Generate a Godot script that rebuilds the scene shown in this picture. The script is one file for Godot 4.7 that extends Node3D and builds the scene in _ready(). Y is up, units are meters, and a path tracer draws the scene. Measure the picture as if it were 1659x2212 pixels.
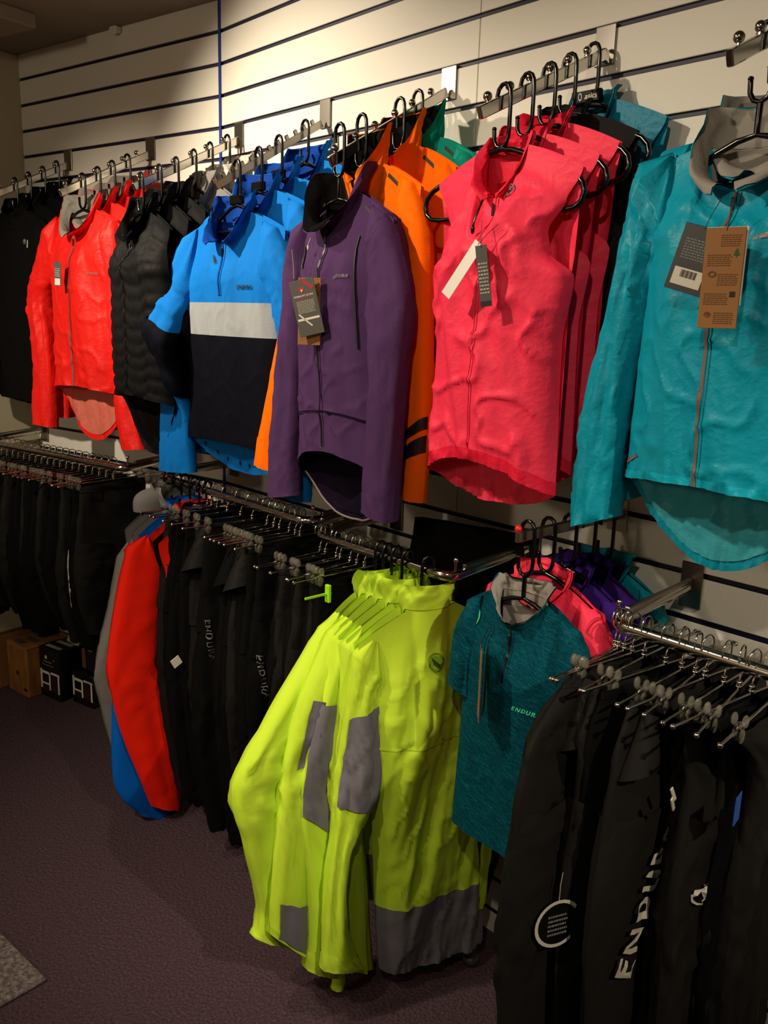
extends Node3D
# A shop wall of cycling clothing: slatwall, display arms, chrome rails, hangers and garments.
# Heights below are measured from the eye level of the photograph; EYE lifts them to the floor at y = 0.

const EYE := 1.68
const TURN := 0.19722            # the far wall panel is turned 11.3 degrees towards the room
var CORNER := Vector3(-2.731, 0, 0)
var M := {}
var used := {}
var noise := FastNoiseLite.new()
var text_cache := {}
var protos := {}
var info := {}

# ------------------------------------------------------------------ mesh buffer
class Buf:
	var v := PackedVector3Array()
	var n := PackedVector3Array()
	var idx := PackedInt32Array()

	func grid(f: Callable, u0: float, u1: float, v0: float, v1: float, nu: int, nv: int, sgn: float, off := 0.0) -> Buf:
		var w := nu + 1
		var p := PackedVector3Array()
		p.resize(w * (nv + 1))
		for j in nv + 1:
			var b := lerpf(v0, v1, float(j) / nv)
			for i in w:
				p[j * w + i] = f.call(lerpf(u0, u1, float(i) / nu), b)
		var base := v.size()
		for j in nv + 1:
			for i in w:
				var du: Vector3 = p[j * w + mini(i + 1, nu)] - p[j * w + maxi(i - 1, 0)]
				var dv: Vector3 = p[mini(j + 1, nv) * w + i] - p[maxi(j - 1, 0) * w + i]
				var m: Vector3 = du.cross(dv) * sgn
				m = m.normalized() if m.length_squared() > 1e-18 else Vector3(0, 0, 1)
				v.append(p[j * w + i] + m * off)
				n.append(m)
		for j in nv:
			for i in nu:
				var a := base + j * w + i
				if sgn > 0:
					idx.append_array([a, a + w, a + 1, a + 1, a + w, a + w + 1])
				else:
					idx.append_array([a, a + 1, a + w, a + 1, a + w + 1, a + w])
		return self

	func poly(pts: Array, centre: Vector3) -> void:
		var m: Vector3 = (pts[1] - pts[0]).cross(pts[2] - pts[0]).normalized()
		var mid := Vector3.ZERO
		for q in pts:
			mid += q
		mid /= pts.size()
		var q2 := pts.duplicate()
		if m.dot(mid - centre) < 0:
			m = -m
			q2.reverse()
		var b := v.size()
		for q in q2:
			v.append(q)
			n.append(m)
		for k in range(1, q2.size() - 1):
			idx.append_array([b, b + k + 1, b + k])

	func box(c: Vector3, size: Vector3, bev := 0.002, rot := Basis.IDENTITY) -> Buf:
		var h := size * 0.5
		var b := minf(bev, minf(h.x, minf(h.y, h.z)) * 0.9)
		var pt := func(s: Vector3, ax: int) -> Vector3:
			var q := Vector3(s.x * (h.x - b), s.y * (h.y - b), s.z * (h.z - b))
			q[ax] = s[ax] * h[ax]
			return c + rot * q
		for ax in 3:
			var a1 := (ax + 1) % 3
			var a2 := (ax + 2) % 3
			for sg in [-1.0, 1.0]:
				var quad := []
				for k in [[-1, -1], [1, -1], [1, 1], [-1, 1]]:
					var s := Vector3.ZERO
					s[ax] = sg
					s[a1] = k[0]
					s[a2] = k[1]
					quad.append(pt.call(s, ax))
				poly(quad, c)
			for k in [[-1, -1], [1, -1], [1, 1], [-1, 1]]:
				var e := []
				for o in [[-1, a1], [-1, a2], [1, a2], [1, a1]]:
					var s := Vector3.ZERO
					s[ax] = o[0]
					s[a1] = k[0]
					s[a2] = k[1]
					e.append(pt.call(s, o[1]))
				poly(e, c)
		for sx in [-1.0, 1.0]:
			for sy in [-1.0, 1.0]:
				for sz in [-1.0, 1.0]:
					var s := Vector3(sx, sy, sz)
					poly([pt.call(s, 0), pt.call(s, 1), pt.call(s, 2)], c)
		return self

	func tube(path: Array, r: float, seg := 8, squash := 1.0) -> Buf:
		var base := v.size()
		var up := Vector3(0.13, 0.2, 0.97).normalized()
		for k in path.size():
			var tan: Vector3 = (path[mini(k + 1, path.size() - 1)] - path[maxi(k - 1, 0)]).normalized()
			var s := tan.cross(up).normalized()
			var q := s.cross(tan).normalized()
			for j in seg:
				var an := TAU * j / seg
				var d := s * cos(an) + q * sin(an) * squash
				v.append(path[k] + d * r)
				n.append(d.normalized())
		for k in path.size() - 1:
			for j in seg:
				var a := base + k * seg + j
				var b := base + k * seg + (j + 1) % seg
				idx.append_array([a, b, a + seg, b, b + seg, a + seg])
		for e in [0, path.size() - 1]:
			var t2: Vector3 = (path[1] - path[0]) if e == 0 else (path[e - 1] - path[e])
			var b2 := v.size()
			for j in seg:
				v.append(v[base + e * seg + j])
				n.append(-t2.normalized())
			for j in range(1, seg - 1):
				if e == 0:
					idx.append_array([b2, b2 + j + 1, b2 + j])
				else:
					idx.append_array([b2, b2 + j, b2 + j + 1])
		return self

	func ball(c: Vector3, r: Vector3, nu := 14, nv := 8) -> Buf:
		return grid(func(a: float, b: float) -> Vector3: return c + Vector3(cos(a) * sin(b) * r.x, cos(b) * r.y, sin(a) * sin(b) * r.z), 0, TAU, 0.001, PI - 0.001, nu, nv, 1.0)

	func mesh() -> ArrayMesh:
		var a := []
		a.resize(Mesh.ARRAY_MAX)
		a[Mesh.ARRAY_VERTEX] = v
		a[Mesh.ARRAY_NORMAL] = n
		a[Mesh.ARRAY_INDEX] = idx
		var m := ArrayMesh.new()
		m.add_surface_from_arrays(Mesh.PRIMITIVE_TRIANGLES, a)
		return m

# ------------------------------------------------------------------ cloth shapes
static func table(pts: Array, t: float) -> float:
	for k in pts.size() - 1:
		var a: Vector2 = pts[k]
		var b: Vector2 = pts[k + 1]
		if t <= b.x:
			return lerpf(a.y, b.y, smoothstep(a.x, b.x, t))
	return pts[-1].y

class Torso:
	# a hanging body of cloth; front(s, t) and back(s, t): s across -1..1, t from shoulder 0 to hem 1
	var noise: FastNoiseLite
	var hw := [Vector2(0, .18), Vector2(1, .17)]
	var hwb := []
	var nk := .06
	var nd := .05
	var nz := .035
	var drop := .055
	var lens := .62
	var lenf := .6
	var lenb := .66
	var df := .05
	var db := .03
	var fold := .012
	var crease := .004
	var seed := 1.0
	var quilt := 0
	var arm := 0.0          # opening of the armhole of a sleeveless body
	var flat := 2.4
	var shift := 0.0        # the hem swings sideways
	var gather := 0.0
	var thick := .011

	func y_top(s: float, isf: bool) -> float:
		var w0: float = hw[0].y
		var x := absf(s) * w0
		if x < nk:
			var q := x / nk
			return -(nd if isf else .004) * sqrt(maxf(0.0, 1.0 - q * q))
		return -drop * pow((x - nk) / (w0 - nk), 1.25)

	func at(s: float, t: float, isf: bool) -> Vector3:
		var tb := hw if isf or hwb.is_empty() else hwb
		var w := 0.0
		for k in tb.size() - 1:
			if t <= tb[k + 1].x or k == tb.size() - 2:
				w = lerpf(tb[k].y, tb[k + 1].y, smoothstep(tb[k].x, tb[k + 1].x, t))
				break
		var w0: float = hw[0].y
		var a := absf(s)
		var yt := y_top(s, isf)
		var le := lerpf(lens, lenf if isf else lenb, 1.0 - pow(a, 2.2))
		var y := -lens * t + yt * (1.0 - smoothstep(0.0, .34, t)) - (le - lens) * smoothstep(.62, 1.0, t)
		var x := s * w + shift * t * t
		var q := minf(1.0, a * w0 / nk)
		var z0 := maxf(thick * (1.0 - .6 * a * a), nz * sqrt(maxf(0.0, 1.0 - q * q)))
		var prof := pow(maxf(0.0, 1.0 - pow(a, flat)), .62)
		var grow := smoothstep(0.0, .3, t)
		var d := df if isf else db
		var z := lerpf(z0, d * (prof + arm * smoothstep(.03, .12, t) * (1.0 - smoothstep(.3, .38, t)) * .5), grow if t > .04 else grow)
		var sd := seed * 13.7 + (0.0 if isf else 50.0)
		var drape := noise.get_noise_3d(x * 8.0 + y * 1.5, y * 1.3, sd) + .35 * noise.get_noise_3d(x * 19.0 + y * 3.0, y * 2.2, sd + 7.0)
		var k2 := 1.0 - absf(noise.get_noise_3d(x * 7.0 + y * 5.0, y * 6.0 - x * 4.0, sd + 20.0)) * 3.4
		var edge := minf(1.0, prof * 1.6)
		z += (drape * fold * grow + (k2 * k2 * crease if k2 > 0.0 else 0.0) * smoothstep(.02, .15, t)) * edge
		if quilt > 0:
			var zig := absf(fposmod(absf(s) * 2.2 + .3, 2.0) - 1.0)
			var ph := fposmod(t * quilt + clampf(zig * 2.6 - .8, 0.0, 1.0) * .5, 1.0)
			z += (pow(sin(PI * ph), .4) * .008 - .004) * smoothstep(.0, .1, t) * edge
			z += .0022 * noise.get_noise_3d(x * 90.0, y * 20.0, sd + 3.0) * edge
		if gather > 0.0 and t > .93:
			z += sin(s * 70.0 + noise.get_noise_2d(s * 8.0, sd) * 6.0) * gather * (t - .93) / .07 * edge
		return Vector3(x, y, z if isf else -z)

	func front(s: float, t: float) -> Vector3:
		return at(s, t, true)

	func back(s: float, t: float) -> Vector3:
		return at(s, t, false)

class Sleeve:
	# a tube between an outer and an inner edge seen from the front; at(a, t): a round the tube 0..1, 0 = outer edge
	var noise: FastNoiseLite
	var o := []
	var i := []
	var z := [0.0, 0.0]
	var r := [.04, .035]
	var seed := 1.0
	var wrinkle := .006
	var elbow := .45

	func at(a: float, t0: float) -> Vector3:
		var cap := pow(clampf(-t0 / .2, 0.0, 1.0), .8)   # below 0 the tube closes into the shoulder
		var t := maxf(t0, 0.0)
		var po: Vector2 = Node3D_smooth(o, t)
		var pi: Vector2 = Node3D_smooth(i, t)
		if cap > 0.0:
			var tip: Vector2 = o[0] * Vector2(.72, .6)
			po = po.lerp(tip, cap)
			pi = pi.lerp(tip + Vector2(0, -.006), cap)
		var an := a * TAU
		var c := cos(an)
		var sn := sin(an)
		var mid := (po + pi) * .5
		var hv := (po - pi) * .5
		var rz := lerpf(r[0], r[1], t) * lerpf(1.0, .22, cap)
		var sd := seed * 9.1
		var wv := noise.get_noise_3d(c * 1.5 + sd, sn * 1.5, t * 1.7) * wrinkle * 1.7
		wv += noise.get_noise_3d(c * 1.6 + t * 4.0, sn * 1.6 - sd, t * 9.0) * wrinkle * (.25 + 1.1 * exp(-pow((t - elbow) / .13, 2.0)))
		var k2 := 1.0 - absf(noise.get_noise_3d(c * 1.2 + sd, sn * 1.2 + t * 4.0, t * 5.0)) * 3.2
		if k2 > 0.0:
			wv += k2 * k2 * wrinkle * .5
		var hl := maxf(hv.length(), .001)
		var sq := signf(sn) * pow(absf(sn), .8)
		var p := mid + hv * c * (1.0 + wv / hl * .8)
		var zk := t * (z.size() - 1)
		var zi := mini(int(zk), z.size() - 2)
		return Vector3(p.x, p.y, lerpf(z[zi], z[zi + 1], smoothstep(0.0, 1.0, zk - zi)) + sq * (rz + wv * 1.5))

	static func Node3D_smooth(pts: Array, t: float) -> Vector2:
		var k := clampf(t, 0.0, 1.0) * (pts.size() - 1)
		var i0 := mini(int(k), pts.size() - 2)
		var f := k - i0
		var a: Vector2 = pts[maxi(i0 - 1, 0)]
		var b: Vector2 = pts[i0]
		var c: Vector2 = pts[i0 + 1]
		var d: Vector2 = pts[mini(i0 + 2, pts.size() - 1)]
		return 0.5 * (2.0 * b + (c - a) * f + (2.0 * a - 5.0 * b + 4.0 * c - d) * f * f + (3.0 * b - a - 3.0 * c + d) * f * f * f)

class Collar:
	# at(a, k): a from -1 to 1 round the neck (0 = nape), k from the seam 0 to the rim 1
	var noise: FastNoiseLite
	var rx := .06
	var rz := .035
	var nd := .05
	var h := .05
	var hf := .04
	var flare := .1
	var gap := .06
	var droop := .0
	var seed := 1.0

	func at(a: float, k: float) -> Vector3:
		var an := a * PI * (1.0 - gap * k)
		var fr := maxf(0.0, -cos(an))
		var g := 1.0 + flare * k + .1 * fr * k * droop / .03
		var w := noise.get_noise_3d(a * 3.0, k * 1.5, seed * 5.0) * .012 * (.4 + k)
		var y := -nd * fr + lerpf(h, hf, smoothstep(.2, 1.0, fr)) * k - droop * fr * k * k
		return Vector3((rx + w) * sin(an) * g, y + w * .5, -(rz + w) * cos(an) * g + droop * fr * k * .5)

# ------------------------------------------------------------------ naming
func numbered(called: String) -> String:
	if not used.has(called):
		used[called] = 0
		return called
	used[called] += 1
	return "%s_%03d" % [called, used[called]]

func tag(o: Node, label: String, category: String, group := "") -> Node:
	o.set_meta("label", label)
	o.set_meta("category", category)
	if group != "":
		o.set_meta("group", group)
	return o

func thing(called: String, label: String, category: String, at: Vector3, yaw := 0.0, group := "") -> Node3D:
	var o := Node3D.new()
	o.name = numbered(called)
	add_child(o)
	o.position = at
	o.rotation.y = yaw
	tag(o, label, category, group)
	return o

func put(called: String, b: Buf, m: Material, parent: Node) -> MeshInstance3D:
	var o := MeshInstance3D.new()
	o.mesh = b.mesh()
	o.material_override = m
	if parent == self:
		o.name = numbered(called)
		add_child(o)
	else:
		o.name = called
		parent.add_child(o, true)
	return o

func share(called: String, mesh: Mesh, m: Material, parent: Node, at: Vector3) -> MeshInstance3D:
	var o := MeshInstance3D.new()
	o.mesh = mesh
	o.material_override = m
	o.name = called
	o.position = at
	parent.add_child(o, true)
	return o

func dup(proto: Node3D, label: String, category: String, at: Vector3, yaw: float, group := "") -> Node3D:
	var o: Node3D = proto.duplicate()
	o.name = numbered(proto.get_meta("called"))
	add_child(o)
	o.position = at
	o.rotation = Vector3(0, yaw, 0)
	tag(o, label, category, group)
	return o

func structure(called: String, at := Vector3.ZERO, yaw := 0.0) -> Node3D:
	var o := Node3D.new()
	o.name = called
	add_child(o)
	o.position = at
	o.rotation.y = yaw
	o.set_meta("kind", "structure")
	return o

func slab(called: String, c: Vector3, size: Vector3, m: Material, bev := .004) -> MeshInstance3D:
	var o := put(called, Buf.new().box(Vector3.ZERO, size, bev), m, self)
	o.position = c
	o.set_meta("kind", "structure")
	return o

func E(x: float, y: float, z: float) -> Vector3:
	return Vector3(x, y + EYE, z)

func far_panel(u: float, y: float, off: float) -> Vector3:
	return CORNER + Vector3(-cos(TURN), 0, sin(TURN)) * u + Vector3(sin(TURN), 0, cos(TURN)) * off + Vector3(0, y + EYE, 0)

# ------------------------------------------------------------------ materials
func noise_image(size: int, freq: float, octaves: int, sd: int, kind := FastNoiseLite.TYPE_SIMPLEX_SMOOTH, ridged := false) -> Image:
	var f := FastNoiseLite.new()
	f.seed = sd
	f.noise_type = kind
	f.frequency = freq
	f.fractal_octaves = octaves
	f.fractal_type = FastNoiseLite.FRACTAL_RIDGED if ridged else FastNoiseLite.FRACTAL_FBM
	return f.get_seamless_image(size, size)

func normal_tex(im: Image, strength: float) -> ImageTexture:
	im.convert(Image.FORMAT_RGBA8)
	im.bump_map_to_normal_map(strength)
	im.generate_mipmaps()
	return ImageTexture.create_from_image(im)

func ramp_tex(im: Image, a: Color, b: Color) -> ImageTexture:
	var out := Image.create(im.get_width(), im.get_height(), false, Image.FORMAT_RGB8)
	for y in im.get_height():
		for x in im.get_width():
			out.set_pixel(x, y, a.lerp(b, im.get_pixel(x, y).r))
	return ImageTexture.create_from_image(out)

func mat(c: Color, rough := .6, metal := 0.0) -> StandardMaterial3D:
	var m := StandardMaterial3D.new()
	m.albedo_color = c
	m.roughness = rough
	m.metallic = metal
	m.cull_mode = BaseMaterial3D.CULL_DISABLED
	return m

func cloth(c: Color, kind := "knit", rough := .75) -> StandardMaterial3D:
	var m := mat(c, rough)
	m.uv1_triplanar = true
	m.normal_enabled = true
	if kind == "shell":
		m.normal_texture = M.crinkle
		m.uv1_scale = Vector3.ONE * 3.2
		m.normal_scale = .28
	elif kind == "rip":
		m.normal_texture = M.weave
		m.uv1_scale = Vector3.ONE * 14.0
		m.normal_scale = .25
	else:
		m.normal_texture = M.weave
		m.uv1_scale = Vector3.ONE * 9.0
		m.normal_scale = .35
	m.metallic_specular = .3 if kind == "shell" else .16
	return m

func make_materials() -> void:
	noise.noise_type = FastNoiseLite.TYPE_SIMPLEX_SMOOTH
	noise.frequency = 1.0
	noise.fractal_octaves = 2
	noise.seed = 11
	M.crinkle = normal_tex(noise_image(512, .012, 4, 5, FastNoiseLite.TYPE_SIMPLEX_SMOOTH, true), 9.0)
	M.weave = normal_tex(noise_image(512, .05, 4, 9), 6.0)
	M.grain = normal_tex(noise_image(512, .06, 4, 21), 5.0)
	M.wall = mat(Color(.86, .845, .80), .62)
	M.wall.normal_enabled = true
	M.wall.uv1_triplanar = true
	M.wall.uv1_scale = Vector3.ONE * 5
	M.wall.normal_texture = M.grain
	M.wall.normal_scale = .12
	M.paint = mat(Color(.74, .70, .60), .8)
	M.ceiling = mat(Color(.52, .48, .41), .85)
	M.insert = mat(Color(.04, .045, .19), .55)
	M.strip = mat(Color(.10, .19, .52), .4)
	M.back = mat(Color(.05, .05, .07), .8)
	M.carpet = mat(Color.WHITE, .97)
	M.carpet.albedo_texture = ramp_tex(noise_image(512, .09, 5, 31), Color(.19, .125, .155), Color(.36, .27, .31))
	M.carpet.uv1_triplanar = true
	M.carpet.uv1_scale = Vector3.ONE * 2.3
	M.carpet.normal_enabled = true
	M.carpet.normal_texture = M.grain
	M.carpet.normal_scale = 1.2
	M.mat_grey = mat(Color.WHITE, .97)
	M.mat_grey.albedo_texture = ramp_tex(noise_image(256, .07, 4, 37), Color(.26, .24, .24), Color(.62, .57, .56))
	M.mat_grey.uv1_triplanar = true
	M.mat_grey.uv1_scale = Vector3.ONE * 3.0
	M.mat_grey.normal_enabled = true
	M.mat_grey.normal_texture = M.grain
	M.chrome = mat(Color(.78, .76, .73), .13, 1.0)
	M.steel = mat(Color(.62, .60, .57), .28, 1.0)
	M.plastic = mat(Color(.012, .012, .013), .22)
	M.clear = mat(Color(.55, .54, .48, .22), .05)
	M.clear.transparency = BaseMaterial3D.TRANSPARENCY_ALPHA
	M.greenclip = mat(Color(.6, .85, .1), .3)
	M.redcap = mat(Color(.8, .1, .07), .4)
	M.post = mat(Color(.2, .2, .21), .45)
	# garments
	M.pink = cloth(Color(.95, .21, .33), "shell", .55)
	M.pink_d = cloth(Color(.86, .09, .22), "shell", .6)
	M.teal = cloth(Color(.03, .56, .66), "shell", .45)
	M.teal_l = cloth(Color(.25, .66, .72), "shell", .4)
	M.teal_band = cloth(Color(.07, .62, .72), "shell", .3)
	M.red = cloth(Color(.90, .12, .10), "shell", .5)
	M.red_in = cloth(Color(.80, .42, .36), "shell", .5)
	M.coral = cloth(Color(.90, .13, .06), "rip", .6)
	M.blue = cloth(Color(.06, .44, .78))
	M.blue_d = cloth(Color(.03, .22, .55))
	M.blue_s = cloth(Color(.03, .36, .74), "rip", .55)
	M.navy = cloth(Color(.04, .045, .085))
	M.silver = cloth(Color(.60, .62, .64), "knit", .5)
	M.purple = cloth(Color(.29, .19, .345))
	M.purple_d = cloth(Color(.085, .05, .12))
	M.violet = cloth(Color(.20, .10, .42))
	M.orange = cloth(Color(1.0, .42, .02))
	M.green = cloth(Color(.06, .52, .44))
	M.lime = cloth(Color(.74, .87, .22), "rip", .6)
	M.grey_patch = cloth(Color(.42, .41, .44), "rip", .5)
	M.grey_shell = cloth(Color(.46, .45, .44), "rip", .6)
	M.black = cloth(Color(.045, .043, .042), "knit", .85)
	M.black_s = cloth(Color(.075, .075, .08), "rip", .6)
	M.charcoal = cloth(Color(.105, .098, .095), "rip", .6)
	M.white_s = cloth(Color(.72, .70, .66), "shell", .5)
	M.lining = cloth(Color(.55, .53, .50))
	M.black_in = cloth(Color(.03, .03, .032))
	M.heather = cloth(Color(.8, .8, .8))
	M.heather.albedo_texture = heather_tex()
	M.heather.uv1_scale = Vector3.ONE * 4.0
	for d in [[M.teal, .45], [M.teal_l, .8], [M.red, .4], [M.red_in, .5], [M.pink, .3], [M.lime, .25]]:
		d[0].backlight_enabled = true
		d[0].backlight = d[0].albedo_color * d[1]
	M.lime_print = mat(Color(.42, .58, .05), .6)
	M.mint = mat(Color(.25, .85, .6), .5)
	M.white = mat(Color(.85, .83, .78), .5)
	M.reflect = mat(Color(.72, .70, .64), .35)
	M.dim_print = mat(Color(.42, .42, .42), .5)
	M.dark_print = mat(Color(.03, .03, .06), .5)
	M.dark_bar = mat(Color(.10, .08, .075), .5)
	M.zip_grey = mat(Color(.42, .36, .35), .45)
	M.zip_dark = mat(Color(.06, .05, .07), .4)
	M.kraft = mat(Color(.55, .37, .19), .8)
	M.kraft_print = mat(Color(.34, .22, .11), .8)
	M.card_white = mat(Color(.86, .84, .80), .5)
	M.card_black = mat(Color(.02, .02, .022), .4)
	M.card_grey = mat(Color(.30, .29, .27), .6)
	M.card_red = mat(Color(.72, .06, .07), .5)
	M.card_blue = mat(Color(.07, .28, .62), .5)
	M.wood = mat(Color.WHITE, .7)
	M.wood.albedo_texture = ramp_tex(noise_image(256, .02, 4, 77), Color(.42, .26, .11), Color(.62, .42, .19))
	M.wood.uv1_triplanar = true
	M.wood.uv1_scale = Vector3(4, 1, 4)
	M.box_black = mat(Color(.025, .025, .03), .45)
	M.maroon = mat(Color(.14, .05, .05), .6)

func heather_tex() -> ImageTexture:
	# short slanted strokes of two teals, as in a melange knit
	var im := Image.create(512, 512, false, Image.FORMAT_RGB8)
	var rng := RandomNumberGenerator.new()
	rng.seed = 4
	im.fill(Color(.02, .31, .38))
	for k in 5200:
		var x := rng.randi() % 512
		var y := rng.randi() % 512
		var c := Color(.09, .52, .6).lerp(Color(.015, .23, .30), rng.randf())
		for j in 14 + rng.randi() % 20:
			im.set_pixel((x + j) % 512, (y + int(j * .35)) % 512, c)
			im.set_pixel((x + j) % 512, (y + 1 + int(j * .35)) % 512, c)
	return ImageTexture.create_from_image(im)

# ------------------------------------------------------------------ print on cloth
func glyphs(text: String, bold: bool) -> Array:
	var key := text + str(bold)
	if not text_cache.has(key):
		var tm := TextMesh.new()
		var sf := SystemFont.new()
		sf.font_names = PackedStringArray(["Droid Sans"])
		sf.font_weight = 700 if bold else 400
		tm.font = sf
		tm.text = text
		tm.font_size = 64
		tm.pixel_size = .01
		tm.depth = 0.0
		tm.curve_step = 4.0
		var a := tm.get_mesh_arrays()
		var pts: PackedVector3Array = a[Mesh.ARRAY_VERTEX]
		var ix: PackedInt32Array = a[Mesh.ARRAY_INDEX] if a[Mesh.ARRAY_INDEX] != null else PackedInt32Array(range(pts.size()))
		var box := AABB(pts[0], Vector3.ZERO)
		for p in pts:
			box = box.expand(p)
		var tri := []
		for k in ix.size():
			var p := pts[ix[k]]
			tri.append(Vector2((p.x - box.get_center().x) / box.size.y, (p.y - box.get_center().y) / box.size.y))
		text_cache[key] = tri
	return text_cache[key]

func split_tris(tri: Array) -> Array:
	var out := []
	for k in range(0, tri.size() - 2, 3):
		var a: Vector2 = tri[k]
		var b: Vector2 = tri[k + 1]
		var c: Vector2 = tri[k + 2]
		var ab := (a + b) * .5
		var bc := (b + c) * .5
		var ca := (c + a) * .5
		out.append_array([a, ab, ca, ab, b, bc, ca, bc, c, ab, bc, ca])
	return out

func decal(called: String, parent: Node, m: Material, tri: Array, f: Callable, u0: float, v0: float, ex: Vector2, ey: Vector2, size: Vector2, sgn: float, skew := 0.0, off := .002) -> void:
	# triangles in a plane laid onto the surface f; ex and ey are the change of (u, v) per metre to the right and up
	var st := SurfaceTool.new()
	st.begin(Mesh.PRIMITIVE_TRIANGLES)
	for k in range(0, tri.size() - 2, 3):
		var q := []
		var nn := Vector3.ZERO
		for j in 3:
			var p: Vector2 = tri[k + j]
			p = Vector2((p.x + p.y * skew) * size.x, p.y * size.y)
			var uv := Vector2(u0, v0) + ex * p.x + ey * p.y
			var c: Vector3 = f.call(uv.x, uv.y)
			var du: Vector3 = f.call(uv.x + .01, uv.y) - c
			var dv: Vector3 = f.call(uv.x, uv.y + .01) - c
			nn = (du.cross(dv) * sgn).normalized()
			q.append(c + nn * off)
		if (q[1] - q[0]).cross(q[2] - q[0]).dot(nn) > 0:
			q.reverse()
		for p in q:
			st.set_normal(nn)
			st.add_vertex(p)
	var o := MeshInstance3D.new()
	o.mesh = st.commit()
	o.material_override = m
	o.name = called
	parent.add_child(o, true)

func ring_tris(r0: float, seg := 28) -> Array:
	var out := []
	for k in seg:
		var a := Vector2.from_angle(TAU * k / seg)
		var b := Vector2.from_angle(TAU * (k + 1) / seg)
		out.append_array([a * .5, b * .5, a * r0 * .5, b * .5, b * r0 * .5, a * r0 * .5])
	return out

func badge_tris() -> Array:
	var pts := PackedVector2Array([Vector2(-.30, .28), Vector2(.0, .33), Vector2(.27, .25), Vector2(.30, .0), Vector2(.17, -.10), Vector2(.20, -.34), Vector2(.04, -.25), Vector2(-.12, -.12), Vector2(-.26, -.05)])
	var out := ring_tris(.8)
	for k in Geometry2D.triangulate_polygon(pts):
		out.append(pts[k])
	return out

func rect_tris() -> Array:
	return [Vector2(-.5, -.5), Vector2(.5, -.5), Vector2(.5, .5), Vector2(-.5, -.5), Vector2(.5, .5), Vector2(-.5, .5)]

# ------------------------------------------------------------------ a garment
func garment(called: String, label: String, category: String, group: String, at: Vector3, yaw: float, roll: float, s: Dictionary) -> Node3D:
	var o := thing(called, label, category, at, yaw, group)
	o.basis = Basis(Vector3.UP, yaw) * Basis(Vector3(0, 0, 1), roll)
	var q: float = s.get("res", 1.0)
	var nu := int(46 * q)
	var nv := int(64 * q)
	var t := Torso.new()
	t.noise = noise
	for k in s.get("t", {}):
		t.set(k, s.t[k])
	var m: Material = s.m
	info[o] = {"torso": t}
	for b in s.get("bands", [["body", m, 0.0, 1.0]]):
		var n2 := maxi(3, int(nv * (b[3] - b[2])))
		if s.get("split", false):
			put("front_panel" if b[0] == "body" else b[0], Buf.new().grid(t.front, -1, 1, b[2], b[3], nu, n2, -1.0), b[1], o)
			put("back_panel" if b[0] == "body" else "back_" + b[0], Buf.new().grid(t.back, -1, 1, b[2], b[3], nu, n2, 1.0), b[4] if b.size() > 4 else b[1], o)
		else:
			put(b[0], Buf.new().grid(t.front, -1, 1, b[2], b[3], nu, n2, -1.0).grid(t.back, -1, 1, b[2], b[3], nu, n2, 1.0), b[1], o)
	if s.has("hem"):
		var hb: float = s.get("hem_t", .965)
		put("hem_band", Buf.new().grid(t.front, -1, 1, hb, 1.0, nu, 3, -1.0, .0015).grid(t.back, -1, 1, hb, 1.0, nu, 3, 1.0, .0015), s.hem, o)
	if s.has("tail"):
		put("back_lining", Buf.new().grid(t.back, -.985, .985, .4, .972, nu, int(nv * .5), 1.0, -.003), s.tail, o)
	for k in s.get("sleeves", []).size():
		var d: Dictionary = s.sleeves[k]
		var sl := Sleeve.new()
		sl.noise = noise
		sl.seed = t.seed * 2.0 + k
		for key in d:
			if key != "bands":
				sl.set(key, d[key])
		var g: float = 1.0 if sl.o[0].x > sl.i[0].x else -1.0
		for b in d.get("bands", s.get("sbands", [["sleeve", m, 0.0, 1.0]])):
			put(b[0], Buf.new().grid(sl.at, b[4] if b.size() > 4 else 0.0, b[5] if b.size() > 5 else 1.0, -.2 if b[2] == 0.0 else b[2], b[3], maxi(5, int(22 * q * ((b[5] - b[4]) if b.size() > 5 else 1.0))), maxi(3, int(52 * q * (b[3] - b[2]))), g, b[6] if b.size() > 6 else 0.0), b[1], o)
		if s.has("cuff"):
			put("cuff", Buf.new().grid(sl.at, 0, 1, s.get("cuff_t", .9), 1.0, int(22 * q), 5, g, .0018), s.cuff, o)
		info[o]["sleeve%d" % k] = sl
	if s.has("collar"):
		var c := Collar.new()
		c.noise = noise
		c.seed = t.seed
		c.rx = t.nk
		c.rz = t.nz
		c.nd = t.nd
		for key in s.collar:
			if key != "lin" and key != "m":
				c.set(key, s.collar[key])
		var cm: Material = s.collar.get("m", m)
		var nc := int(36 * q)
		put("collar", Buf.new().grid(c.at, -1, 1, 0, 1, nc, 8, -1.0), cm, o)
		put("collar_lining", Buf.new().grid(c.at, -1, 1, -.1, .97, nc, 8, -1.0, -.003), s.collar.get("lin", cm), o)
		if t.nd > .02:
			put("neck_lining", Buf.new().grid(t.back, -.4, .4, 0, .22, 14, 8, 1.0, -.003), s.collar.get("lin", cm), o)
	if s.has("zip"):
		var z1: float = s.get("zip_end", 1.0)
		put("zip_tape", Buf.new().grid(t.front, -.045, .045, .0, z1, 3, nv, -1.0, .0016), s.get("zip_tape", m), o)
		put("zip", Buf.new().grid(t.front, -.016, .016, .0, z1, 2, nv, -1.0, .0032), s.zip, o)
		var top: Vector3 = t.front(0, .015)
		put("zip_pull", Buf.new().box(top + Vector3(0, -.012, .007), Vector3(.006, .024, .004), .0015), M.zip_dark, o)
	return o

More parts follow.
